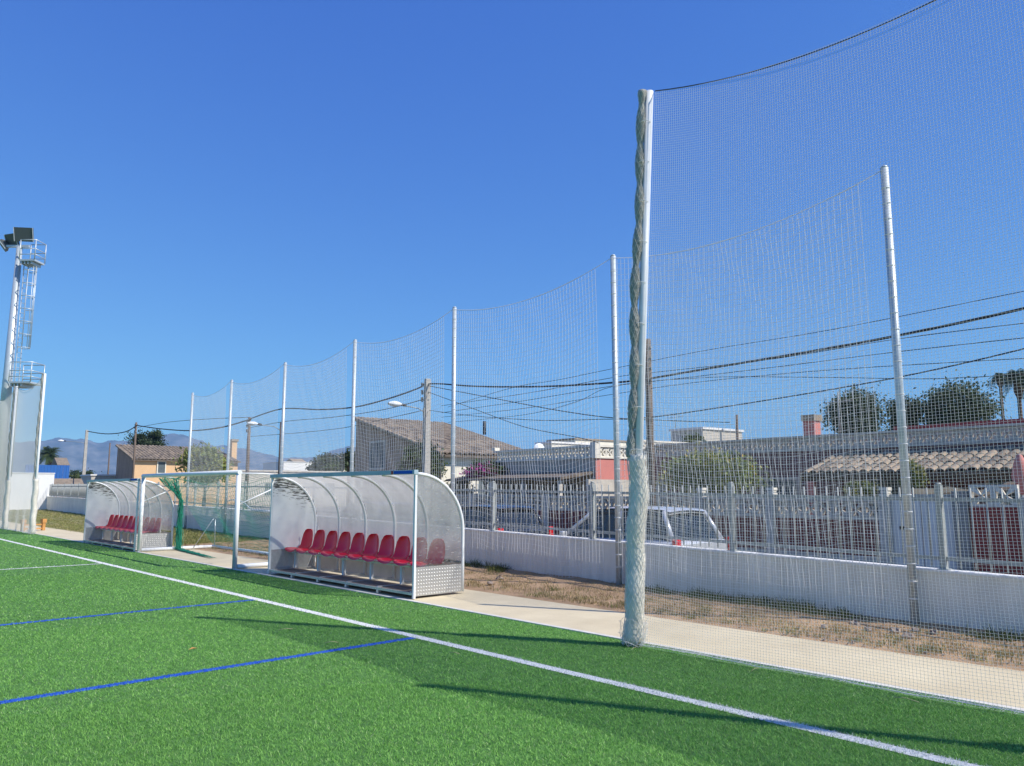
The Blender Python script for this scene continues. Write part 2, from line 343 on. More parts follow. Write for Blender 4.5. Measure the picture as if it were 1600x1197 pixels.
def turf():
    Vs, Fs, Cs = [], [], []; off = 0
    for r0, r1, dens, w, tt in ((2.6, 7, 7600, .0032, True), (7, 11, 4200, .0055, False), (11, 18, 1300, .010, False), (18, 32, 260, .02, False), (32, 60, 60, .04, False)):
        az0, az1 = yaw - R_(48), yaw + R_(46)
        n = int(.5 * (az1 - az0) * (r1 ** 2 - r0 ** 2) * dens)
        r = np.sqrt(rng.uniform(r0 ** 2, r1 ** 2, n)); a = rng.uniform(az0, az1, n); x = r * np.cos(a); y = r * np.sin(a)
        k = x < XE - .01; x, y = x[k], y[k]; n = len(x)
        g = rng.uniform(-.25, 1, n)[:, None]; pat = (.5 + .5 * np.sin(x * .9 + 1.3 * np.sin(y * .5)) * np.cos(y * .7))[:, None]
        c = np.array([.142, .345, .064]) * (1 - g) + np.array([.305, .60, .125]) * g
        c = c * (.9 + .16 * pat); pale = rng.uniform(0, 1, n) < .035; c[pale] = np.array([.46, .62, .26])
        wl = np.abs(x - LINE_X + rng.normal(0, .004, n)) < .06
        for yy, ww, cc in MARKS:
            q = (np.abs(y - yy + rng.normal(0, .004, n)) < ww) & (x < XI)
            c[q] = (np.array([.72, .73, .70]) if cc == 'w' else np.array([.018, .11, .52])) * rng.uniform(.7, 1.15, (q.sum(), 1))
        c[wl] = np.array([.74, .75, .72]) * rng.uniform(.8, 1.1, (wl.sum(), 1))
        h = rng.uniform(.010, .024, n); V, F, C = blades(n, x, y, h, np.full(n, w) * rng.uniform(.7, 1.3, n), np.full(n, .016), c, .001, tt)
        Vs.append(V); Fs.append(F + off); Cs.append(C); off += len(V)
    o = obj('turf', np_mesh('turf', np.concatenate(Vs), np.concatenate(Fs), np.concatenate(Cs)), M['blade'])
    tag(o, 'green artificial turf fibres covering the pitch', 'turf', kind='stuff')
turf()

def tufts(name, lab, cat, n_t, place, per, h, cols, w=.004, spread=.06):
    pts = np.array([place() for _ in range(n_t)]); n = n_t * per
    b = np.repeat(pts, per, 0); sc = np.repeat(rng.uniform(.5, 1.3, n_t), per)
    x = b[:, 0] + rng.normal(0, spread, n) * sc; y = b[:, 1] + rng.normal(0, spread, n) * sc
    ci = np.repeat(rng.integers(0, len(cols), n_t), per); c = np.array(cols)[ci] * rng.uniform(.6, 1.3, (n, 1))
    hh = rng.uniform(.4, 1, n) * h * sc
    V, F, C = blades(n, x, y, hh, np.full(n, w), hh * .45, c, 0.02)
    return tag(obj(name, np_mesh(name, V, F, C), M['dry']), lab, cat, kind='stuff')
def pl_dry():
    Y = rng.uniform(-3, 24) if rng.uniform() < .7 else rng.uniform(-3, 9); f = rng.uniform(.02, 1) ** .8; return (8.44 + (A0 + .08 * Y - 8.46) * f, Y)
def pl_wall():
    Y = rng.choice([5.2, 6.2, 7.0, 12.5, 14.5, 16, 18, 20, 2.5]) + rng.normal(0, .5); return (A0 + .08 * Y - rng.uniform(.05, .45), Y)
def pl_lawn():
    Y = 24 + 60 * rng.uniform() ** 1.6; f = rng.uniform(); return (8.45 + (A0 + .08 * Y - 8.47) * f, Y)
tufts('dry_grass', 'dry straw grass scattered over the earth strip', 'grass', 3600, pl_dry, 16, .075, [(.42, .33, .16), (.36, .27, .13), (.20, .22, .07), (.45, .36, .2)], .0065)
tufts('weeds', 'low green weeds along the foot of the grey wall', 'weeds', 240, pl_wall, 40, .17, [(.07, .11, .03), (.09, .12, .04), (.14, .15, .05)], .009, .07)
tufts('lawn_grass', 'short yellow green grass beyond the goal and path', 'grass', 4200, pl_lawn, 14, .07, [(.30, .30, .10), (.38, .33, .14), (.22, .25, .08)], .016, .12)
# rubble
def rock(r, k):
    B = MB(); P = []
    for i in range(5):
        th = math.pi * i / 4; row = []
        for j in range(8):
            ph = 2 * math.pi * j / 7; q = r * (1 + .35 * math.sin(3 * ph + k) * math.sin(2 * th + k) + .2 * math.sin(5 * th + 2 * ph * 1 + k * 2) * (0 if j in (0, 7) else 1))
            row.append((q * math.sin(th) * math.cos(ph), q * math.sin(th) * math.sin(ph) * .8, q * math.cos(th) * .6))
        P.append(row)
    return B.grid(P, False)
Bm = MB()
for i in range(420):
    Y = random.uniform(-2, 22) if i > 160 else random.gauss(3.9, .9); f = random.random(); X = 8.46 + (A0 + .08 * Y - 8.5) * f
    r = random.uniform(.006, .022); q = rock(r, i); Bm.add([(a + X, b + Y, c + .02 + r * .3) for a, b, c in q.v], q.f)
tag(Bm.build('rubble', M['rock']), 'small loose rubble on the earth strip', 'rubble', kind='stuff')
for i in range(9):
    Y = 3.8 + random.uniform(-.8, .8); X = 9.35 + random.uniform(-.3, .35); o = rock(random.uniform(.04, .075), i).build('stone', M['rock']); o.location = (X, Y, .055); o.rotation_euler.z = i
    tag(o, 'brown stone in the heap by the nearest net post', 'stone', 'stones heaped by the net post')
for i, (u, v, l) in enumerate(((720, 907, .075), (706, 915, .06))):
    p = gnd(u * 1.0 + 60, v + 2); o = rock(l, 20 + i).build('stone', M['rock']); o.location = (p.x, p.y, .06)
    tag(o, ['larger reddish stone on the earth just right of the nearer dugout', 'smaller reddish stone on the earth just right of the nearer dugout'][i], 'stone')

# ------------------------------------------------------------------ perimeter wall, end wall and railing
def wall_run(s0, s1, t0, t1, zf, step=3.0):
    B = MB(); n = max(1, int((s1 - s0) / step)); P = []
    for i in range(n + 1):
        s = s0 + (s1 - s0) * i / n; P.append((s, zf(s)))
    for (a, za), (b, zb) in zip(P[:-1], P[1:]):
        q = [ST(a, t0), ST(a, t1), ST(b, t1), ST(b, t0)]
        B.add([(p.x, p.y, -.24) for p in q] + [(q[0].x, q[0].y, za), (q[1].x, q[1].y, za), (q[2].x, q[2].y, zb), (q[3].x, q[3].y, zb)],
              [(4, 7, 6, 5), (0, 3, 7, 4), (1, 5, 6, 2)])
    return B
SEND = 74.0
w = thing('perimeter_wall', 'long low grey rendered wall with pale capping behind the nets', 'wall', (0, 0, 0))
wall_run(-30, SEND, 0, .19, lambda s: wall_z(s) - .025).build('wall_body', M['render'], w)
B = MB(); n = 52
for i in range(n):
    a = -30 + (SEND + 30) * i / n; b = -30 + (SEND + 30) * (i + 1) / n
    q = [ST(a, -.02), ST(a, .21), ST(b, .21), ST(b, -.02)]; za, zb = wall_z(a), wall_z(b)
    B.add([(q[k].x, q[k].y, [za, za, zb, zb][k] - .025) for k in range(4)] + [(q[k].x, q[k].y, [za, za, zb, zb][k]) for k in range(4)],
          [(0, 1, 2, 3), (4, 7, 6, 5), (0, 3, 7, 4), (1, 5, 6, 2)])
B.build('wall_cap', M['cap'], w)
e0, e1 = ST(SEND, -.0), ST(SEND, -26)
ew = thing('end_wall', 'tall bright white wall closing the far end of the ground', 'wall', ST(SEND, 0, 0), TH)
MB().box(-26, 0, -.24, .4, .22, 2.95).build('wall_body', mat('white_wall', (.80, .79, .76), .85, .06, 1., .2), ew)
MB().box(-26, -.04, 2.952, .44, .26, 3.03).build('wall_cap', M['cap'], ew)

fence = thing('railing', 'grey steel bar railing standing on the long perimeter wall', 'railing', (0, 0, 0))
bm_bar = MB().tube([(0, 0, .03), (0, 0, .97)], .0105, 6).mesh('bar')
bar_m = M['greyrail']; bm_bar.materials.append(bar_m)
bars = [(-1.0 + .165 * i) for i in range(int(75 / .165))]
post_s = [.48 + 3.0 * i for i in range(-1, 25)]
far = MB()
for i, s in enumerate(bars):
    if s > SEND - .2: break
    if min(abs(s - q) for q in post_s) < .05: continue
    p = ST(s, .095, wall_z(s))
    if i < 296: o = obj('bar', bm_bar, None, fence); o.location = p
    else: far.tube([p + Vector((0, 0, .03)), p + Vector((0, 0, .97))], .0125, 4)
o = far.build('far_bars', bar_m, fence); o['kind'] = 'stuff'
pm = MB().box(-.035, -.035, 0, .035, .035, 1.0); pm.box(-.07, -.06, 0, .07, .06, .012); pm.tube([(0, 0, 1.0), (0, 0, 1.03)], [.04, .03], 8)
pme = pm.mesh('post'); pme.materials.append(bar_m)
for s in post_s:
    if s < SEND: o = obj('post', pme, None, fence); o.location = ST(s, .095, wall_z(s)); o.rotation_euler.z = TH
for a, b in zip(post_s[:-1], post_s[1:]):
    if b > SEND: break
    for h in (.13, .83):
        B = MB(); B.beam(ST(a + .037, .095, wall_z(a) + h), ST(b - .037, .095, wall_z(b) + h), .03, .045); B.build('rail', bar_m, fence)

# ------------------------------------------------------------------ nets
def strands(P, o1, o2, r):   # P: n strands x m points; triangular tubes with fixed cross axes
    n, m, _ = P.shape; a = np.array([.785, 2.356, 3.927, 5.498]); off = r * (np.cos(a)[:, None] * np.asarray(o1) + np.sin(a)[:, None] * np.asarray(o2))
    V = (P[:, :, None, :] + off[None, None]).reshape(-1, 3)
    i = (np.arange(n)[:, None] * m + np.arange(m - 1)[None]).reshape(-1, 1, 1) * 4
    j = np.arange(4)[None, :, None]; q = np.concatenate([i + j, i + (j + 1) % 4, i + 4 + (j + 1) % 4, i + 4 + j], 2).reshape(-1, 4)
    return V, q
def joinVF(L):
    off = 0; Vs, Fs = [], []
    for V, F in L: Vs.append(V); Fs.append(F + off); off += len(V)
    return np.concatenate(Vs), np.concatenate(Fs)
def net_bay(name, fn, na, nb, r, m, parent, along, mb=14, ma=30, rh=1.):
    """fn(a,b)->xyz arrays; a along the bay 0..1, b up 0..1"""
    A, Bv = np.meshgrid(np.linspace(0, 1, na), np.linspace(0, 1, mb), indexing='ij'); V1 = fn(A, Bv)
    Bh, Ah = np.meshgrid(np.linspace(0, 1, nb), np.linspace(0, 1, ma), indexing='ij'); V2 = fn(Ah, Bh)
    al = np.array(along); nr = np.array([al[1], -al[0], 0])
    V, F = joinVF([strands(V1, al, nr, r), strands(V2, nr, np.array([0, 0, 1.]), r * rh)])
    return obj(name, np_mesh(name, V, F, None, True), m, parent)
NETS = [(9.7 + .08 * y, y) for y in (3.75, 8.6, 13.62, 18.54, 23.5, 28.7, 33.7)]
HP = 5.76
net = thing('ball_stop_net', 'white wide mesh ball stop net hung along the perimeter wall', 'net', (0, 0, 0))
for k in range(len(NETS) - 1):
    (x1, y1), (x0, y0) = NETS[k], NETS[k + 1]      # from the farther post to the nearer one
    L = math.hypot(x1 - x0, y1 - y0); ph = rng.uniform(0, 6.28, 6); gap = rng.uniform(.05, .085)
    al = np.array([(x1 - x0) / L, (y1 - y0) / L, 0])
    def fn(a, b, x0=x0, y0=y0, x1=x1, y1=y1, ph=ph, gap=gap):
        g = gap * (.72 + .28 * b); aa = .012 + a * (.976 - g)
        aa = aa + .006 * np.sin(9 * b + ph[0] + 5 * a) * np.sin(np.pi * a) + .0035 * np.sin(31 * b + 40 * a + ph[1]) * np.sin(np.pi * np.clip(a, 0, 1))
        zb = .16 + .07 * np.sin(7 * aa + ph[2]) + .04 * np.sin(17 * aa + ph[3])
        zt = HP - .05 - .30 * 4 * aa * (1 - aa) - .09 * (aa > .985)
        z = zb + (zt - zb) * b + .006 * np.sin(11 * aa + ph[4] + 9 * b)
        bul = (.10 * np.sin(np.pi * aa) * np.sin(np.pi * b) * np.sin(ph[5]) - .05 * np.sin(3 * np.pi * b) * np.sin(np.pi * aa))
        return np.stack([x0 + (x1 - x0) * aa - .06 - bul * .6, y0 + (y1 - y0) * aa, z], -1)
    net_bay('net_bay', fn, int(L / .093), int(HP / .10), .0030, M['twine'], net, al, 40, 60, .78)
    P = []
    for i in range(25):
        f = i / 24; P.append((x0 + (x1 - x0) * f - .05, y0 + (y1 - y0) * f, HP - .04 - .30 * 4 * f * (1 - f)))
    MB().tube(P, .006, 5).build('top_rope', M['twine'], net)
TIE = MB().lathe([(.051, 0), (.055, .004), (.055, .012), (.051, .016)], 10).mesh('tie'); TIE.materials.append(M['twine'])
LB = ['nearest of the tall bare galvanised posts along the wall', 'second nearest bare galvanised net post, just left of the padded post', 'third galvanised net post, just right of the concrete pole',
      'fourth galvanised net post, rising behind the nearer dugout', 'fifth galvanised net post, above the left end of the nearer dugout', 'sixth galvanised net post, behind the goal', 'farthest galvanised net post, at the end of the white net']
for k, (x, y) in enumerate(NETS):
    t = thing('net_post', LB[k], 'post', (x, y, 0), 0, 'net posts along the wall')
    MB().tube([(0, 0, -.1), (0, 0, HP)], .05, 14).build('pole', M['galv'], t)
    MB().tube([(0, 0, HP + .002), (0, 0, HP + .03)], [.052, .03], 12).build('pole_cap', M['galv'], t)
    for j in range(26):
        o = obj('tie', TIE, None, t); o.location.z = .35 + j * .205

def padded_post(label, x, y, h, lean=0., r=.045):
    t = thing('padded_post', label, 'post', (x, y, 0), 0, 'padded posts holding the fine nets'); t.rotation_euler.x = -math.atan(lean / h)
    MB().tube([(0, 0, -.1), (0, 0, h)], r, 14).build('pole', M['white'], t)
    n = 26; B = MB(); rs = [[.094, .092][i % 7 == 3] + .003 * math.sin(i * 1.3 + x) + (.010 if i > 20 else 0) * -.4 for i in range(n)]
    B.tube([(.012 * math.sin(i * .7), .012 * math.cos(i * .5), .03 + i * 2.0 / (n - 1)) for i in range(n)], rs, 18).build('padding', M['pad'], t)
    # gathered net tied along the pole on the pitch side
    n = 150; B = MB(); pts = []; rr = []
    for i in range(n):
        z = 2.0 + (h - 2.0) * i / (n - 1); k = abs(math.sin(z * math.pi / .46)); pts.append((-.062 - .012 * math.sin(z * 2.1), .055 + .010 * math.sin(z * 3.7), z)); rr.append(.030 + .026 * k + .004 * math.sin(i * 2.7))
    rr[-1] = .05; B.tube(pts, rr, 12).build('net_bundle', M['wrap'], t)
    B = MB()
    for sgn in (1, -1):
        for k in range(14):
            a0 = 2 * math.pi * k / 14; pp = []
            for i in range(60):
                z = .02 + 2.05 * i / 59; q = a0 + sgn * z * 4.3; R = .104 + .004 * math.sin(z * 9 + k) + (.02 * max(0, .35 - z)); pp.append((R * math.cos(q) + .012 * math.sin(z * 8.7), R * math.sin(q) + .012 * math.cos(z * 6.2), z))
            B.tube(pp, .0026, 3, False)
        for k in range(7):
            a0 = 2 * math.pi * k / 7; pp = []
            for i in range(130):
                z = 2.02 + (h - 2.04) * i / 129; q = a0 + sgn * z * 7.; kk = abs(math.sin(z * math.pi / .46)); R = .033 + .028 * kk
                pp.append((-.062 - .012 * math.sin(z * 2.1) + R * math.cos(q), .055 + .010 * math.sin(z * 3.7) + R * math.sin(q), z))
            B.tube(pp, .0018, 3, False)
    for k in range(26):   # slack tangle at the foot
        q = random.uniform(0, 6.28); pp = []
        for i in range(14):
            f = i / 13; q2 = q + f * 2.4; R = .112 + .05 * math.sin(f * 3.14) * random.uniform(.5, 1); pp.append((R * math.cos(q2), R * math.sin(q2), .008 + .30 * math.sin(f * 3.14) * ((k % 5) + 1) / 5))
        B.tube(pp, .0018, 3, False)
    B.build('net_wrap', M['twine'], t)
    for i in range(int((h - 2.2) / .46) + 1):
        z = 2.08 + .46 * i; MB().tube([(-.03 + .075 * math.cos(q * .5236), .028 + .07 * math.sin(q * .5236), z + .01 * math.sin(q)) for q in range(13)], .004, 4, False).build('tie', M['twine'], t)
    return t
HB = 6.14
padded_post('thick padded post wrapped in bundled net, standing at the turf edge in front', 6.76, 5.42, HB, -.40)
padded_post('padded net post outside the right edge of the view', 6.79, -.15, HB, .32)
padded_post('padded net post behind the viewpoint side of the fine net', 6.80, -5.3, HB)
padded_post('far padded post with fine grey net at left, the one nearer the dugouts', 6.79, 33.7, 6.05)
padded_post('far padded post at the left edge of the view under the floodlight mast', 6.79, 38.75, 6.05)
padded_post('far padded post beyond the left edge of the view', 6.79, 43.7, 6.05)
def fine_net(label, ys, h, px_, pz, r, lean=(0, 0, 0)):
    nt_ = thing('fine_ball_net', label, 'net', (0, 0, 0), 0, 'fine mesh nets along the touchline')
    for y0, y1, l0, l1 in zip(ys[:-1], ys[1:], lean[:-1], lean[1:]):
        L = abs(y1 - y0); ph = rng.uniform(0, 6.28, 6); sg = 1 if y1 > y0 else -1
        def fn(a, b, y0=y0, y1=y1, ph=ph, l0=l0, l1=l1):
            e = np.sin(np.pi * a); zt = h - .03 - .36 * 4 * a * (1 - a)
            low = np.clip(1 - b / .25, 0, 1)
            z = .01 + (zt - .01) * b + .010 * np.sin(14 * a + ph[0] + 9 * b) * np.sin(np.pi * b) - .10 * e * np.sin(np.pi * np.clip(b * 2.2, 0, 1)) * np.exp(-((a - .12) / .12) ** 2) 
            x = 6.785 + .05 * e * np.sin(np.pi * b + ph[1]) * np.sin(2.6 * a + ph[2]) + .012 * np.sin(26 * a + ph[3]) * low - .05 * low ** 2 * (.6 + .4 * np.sin(19 * a + ph[4]))
            y = y0 + (y1 - y0) * (a + .004 * np.sin(7 * b + ph[5]) * e) + (l0 + (l1 - l0) * a) * b
            return np.stack([x, y, z], -1)
        net_bay('net_bay', fn, int(L / px_), int(h / pz), r, M['twine2'], nt_, (0, sg, 0), 34, 60)
        P = [(6.785, y0 + l0 + (y1 + l1 - y0 - l0) * i / 24, h - .02 - .36 * 4 * (i / 24) * (1 - i / 24)) for i in range(25)]
        MB().tube(P, .006, 5).build('top_rope', M['cable'], nt_)
        P = [(6.75 - .025 * math.sin(i * .37 + ph[0]) - .012 * math.sin(i * 1.1), y0 + (y1 - y0) * i / 70, .034) for i in range(71)]
        MB().tube(P, .0045, 5).build('bottom_rope', M['twine'], nt_)
        V1, B = None, MB()
        for i in range(int(L / .035)):   # slack hem lying on the turf
            y = y0 + (y1 - y0) * (i + random.random()) / int(L / .035); q = random.uniform(-.03, .03)
            B.tube([(6.79, y, .05), (6.765 + random.uniform(-.01, .01), y + q, .036), (6.73 + random.uniform(-.02, .012), y + q * 1.6, .033)], .0016, 3, False)
        B.build('slack_hem', M['twine'], nt_)['kind'] = 'stuff'
    return nt_
fine_net('fine mesh net rising from the padded post to the right edge of the view', [5.36, -.12, -5.26], HB, .029, .027, .00125, (-.40, .32, 0))
fine_net('fine grey mesh net between far posts at the left edge', [33.75, 38.7, 43.66], 6.05, .04, .04, .0021)

# ------------------------------------------------------------------ dugouts
DL, DD, DH, DP = 4.86, .98, 1.94, .46
def prof(n=18, x0=0., off=0.):
    pts = [(DD - off, 0.03), (DD - off, .5), (DD - off, .98)]
    for i in range(1, n + 1):
        q = math.pi / 2 * i / n; pts.append((DD - off - (DD - .06) * (1 - math.cos(q)), .98 + (DH - .06 - .98 - off) * math.sin(q)))
    return pts
def seat_mesh():
    B = MB(); P = []
    prof_ = [(-.205, .405), (-.20, .440), (-.15, .452), (-.05, .445), (.06, .435), (.125, .45), (.165, .52), (.185, .62), (.20, .72), (.212, .79), (.215, .815)]
    for i, (x, z) in enumerate(prof_):
        row = []; wv = [.16, .195, .205, .205, .205, .205, .20, .195, .175, .13, .07][i]
        for j in range(9):
            f = (j - 4) / 4; lift = .03 * f * f * (1 if i < 6 else 0); push = -.055 * f * f * (1 if i >= 5 else 0)
            row.append((x + push, wv * f, z + lift))
        P.append(row)
    B.grid(P); me = B.mesh('seat'); me.materials.append(M['red']); return me
SEAT = seat_mesh()
def dugout(label, x, y):
    t = thing('dugout', label, 'dugout', (x, y, .012), 0, 'team dugouts beside the pitch')
    pf = prof()
    def side(name, yy, m, hi=.0):
        poly = [(0.03, DP)] + [(DD - .02, DP)] + [(a - .01, b) for a, b in pf if b > DP] + [(.03, DH - .05)]
        return MB().prism(poly, 1, yy, yy + .006).build(name, m, t)
    s = side('side_panel', .02, M['polyclear']); s['label'] = 'scratched see through side panel'
    s = side('side_panel', DL - .026, M['polyfilm']); s['label'] = 'white side panel with torn dark film'
    MB().box(.032, .012, .03, DD - .025, .018, DP).build('kick_plate', M['plate'], t)
    MB().box(.032, DL - .018, .03, DD - .025, DL - .012, DP).build('kick_plate', M['alu'], t)
    # ribs
    for i in range(6):
        yy = .022 + (DL - .044) * i / 5
        MB().tube([(a, yy if 0 < i < 5 else (yy - .004 if i == 0 else yy + .004), b) for a, b in pf], .027, 8).build('rib', M['white'], t)
    for i in range(5):   # curved rear panels
        y0 = .05 + (DL - .1) * i / 5 + .008; y1 = .05 + (DL - .1) * (i + 1) / 5 - .008
        P = [[(a + .026, yy, b + (.020 if b > 1.1 else 0)) for a, b in pf if b > DP - .01] for yy in (y0, y1)]
        MB().grid(P).build('rear_panel', M['poly'], t)
        MB().box(DD + .020, y0, .05, DD + .026, y1, DP).build('lower_rear_panel', M['sunlit_alu'], t)
    for yy in (0.0, DL): MB().box(0, yy - .022, 0, .04, yy + .022, DH - .07).build('front_post', M['white'], t, bevel=.004)
    MB().box(-.03, -.03, DH - .068, .05, DL + .03, DH).build('roof_beam', mat('beam_paint', (.36, .46, .50), .45, .1, 3.) if 'beam_paint' not in bpy.data.materials else bpy.data.materials['beam_paint'], t, bevel=.004)
    st_ = MB().box(-.0335, .02, DH - .058, -.031, .52, DH - .012).build('blue_sticker', M['blueline'], t); MB().box(-.0335, .54, DH - .062, -.031, .60, DH - .008).build('red_sticker', M['redroof'], t)
    # floor frame
    fr = MB(); fr.box(.0, .024, .05, .04, DL - .024, .085); fr.box(DD - .03, .03, .03, DD, DL - .03, .07); fr.build('floor_rail', M['alu'], t)
    for i in range(1, 5): MB().box(.0, DL * i / 5 - .03, 0, .05, DL * i / 5 + .03, .049).build('floor_foot', M['alu'], t)
    MB().box(.042, .03, .055, .55, DL - .03, .078).build('floor_board', M['wood'], t)
    for i in range(6):
        yy = .12 + (DL - .24) * i / 5
        MB().box(.045, yy - .02, .0785, DD - .032, yy + .02, .095).build('floor_bearer', M['alu'], t)
        MB().box(.50, yy - .025, .0955, .55, yy + .025, .39).build('seat_leg', M['white'], t)
    MB().box(.42, .06, .391, .62, DL - .06, .412).build('seat_beam', M['alu'], t)
    for i in range(10):
        o = obj('seat', SEAT, None, t); o.scale = (1.12, 1.13, 1.06); o.location = (.52, .29 + (DL - .58) * i / 9, -.012)
    return t
dugout('nearer curved dugout with ten red seats, beside the goal', 7.07, 9.87)
dugout('farther curved dugout with red seats, left of the goal', 6.90, 22.35)

# ------------------------------------------------------------------ goal
gy0, gy1, gx = 16.10, 22.17, 6.98
g = thing('goal', 'white seven a side goal with green net between the two dugouts', 'goal', (gx, gy0, .012)); GW = gy1 - gy0; GR = .05
for yy in (0, GW): MB().tube([(0, yy, 0), (0, yy, 1.97)], GR, 14).build('goal_post', M['white'], g)
MB().tube([(0, -GR, 2.0), (0, GW + GR, 2.0)], GR, 14).build('crossbar', M['white'], g)
for yy in (0, GW):
    MB().tube([(GR, yy, .045), (1.95, yy, .045)], .045, 10).build('base_bar', M['white'], g)
    arm = [(0.0, yy, 1.98), (.55, yy, 1.98), (.78, yy, 1.96), (.90, yy, 1.88), (.92, yy, 1.78), (.84, yy, 1.68)]
    MB().tube(arm, .016, 8).build('net_arm', M['white'], g)
    MB().tube([(.84, yy, 1.68), (.03, yy, 1.32)], .014, 8).build('stay', M['white'], g)
MB().tube([(1.98, -.05, .045), (1.98, GW + .05, .045)], .045, 10).build('rear_bar', M['white'], g)
def arch(y):
    pts = [(1.40, y, .05), (1.88, y, .78), (1.93, y, .83), (1.97, y, .80), (1.98, y, .09)]; return MB().tube(pts, .011, 6)
for yy in (.1, GW - .1): arch(yy).build('rear_stay', M['alu'], g)
def gnet(a, b):
    bb = b; x = .90 + (1 - bb) ** 1.4 * 1.05 + .06 * np.sin(3 * a * 6) * np.sin(np.pi * bb); z = .06 + 1.86 * bb - .16 * np.sin(np.pi * a) * bb + .03 * np.sin(25 * a + 5 * b)
    return np.stack([x, .05 + a * (GW - .25), z], -1)
net_bay('goal_net', gnet, 58, 19, .0030, M['greentwine'], g, (0, 1, 0), 20, 50)
def gtop(a, b):
    z = 1.99 - .05 * b - .22 * np.sin(np.pi * a) * b; return np.stack([.02 + .88 * b, .05 + a * (GW - .25), z], -1)
net_bay('roof_net', gtop, 58, 9, .0030, M['greentwine'], g, (0, 1, 0), 8, 50)
B = MB(); random.seed(11)
for i in range(85):    # net bunched at the far side
    f = random.random(); pp = []; dx, dy = random.gauss(0, .035), random.gauss(0, .032); x0 = random.uniform(.35, .9)
    for k in range(14):
        q = k / 13; z = 1.95 - 1.93 * q
        pp.append((x0 + (1.0 - x0) * min(1, q * 3.2) + dx * (.35 + q * .9) + .02 * math.sin(k * 1.9 + i), GW - .08 + dy * (.5 + .7 * q) + .02 * math.cos(k * 2.3 + i), max(.02, z + .02 * math.sin(k + i))))
    B.tube(pp, .0045, 3, False)
for i in range(130):    # spilling along the ground
    pp = []; l = random.uniform(.8, 3.4)
    for k in range(12):
        q = k / 11; pp.append((1.0 - .26 * q * l * .45 + random.gauss(0, .035), GW - .1 - l * q + random.gauss(0, .03), .012 + random.random() * .045 * (1 - q * .5)))
    B.tube(pp, .0028, 3, False)
B.build('bunched_net', M['greentwine'], g)
# frame parts of a second goal hung on the wall
t = thing('spare_goal_frame', 'white bent tube frame resting on the wall top behind the goal', 'frame', (0, 0, 0)); B = MB()
def onwall(u, v, tt=-.10): s, z = px(u, v, tt); return ST(s, tt, z)
B.tube([onwall(u, v) for u, v in ((338, 797), (347, 793), (353, 784), (362, 781), (372, 782), (381, 785), (390, 794), (397, 797))], .022, 8)
B.build('bent_tube', M['white'], t)
MB().tube([onwall(394, 797.5), onwall(440, 800.5)], .045, 10).build('straight_tube', M['white'], t)

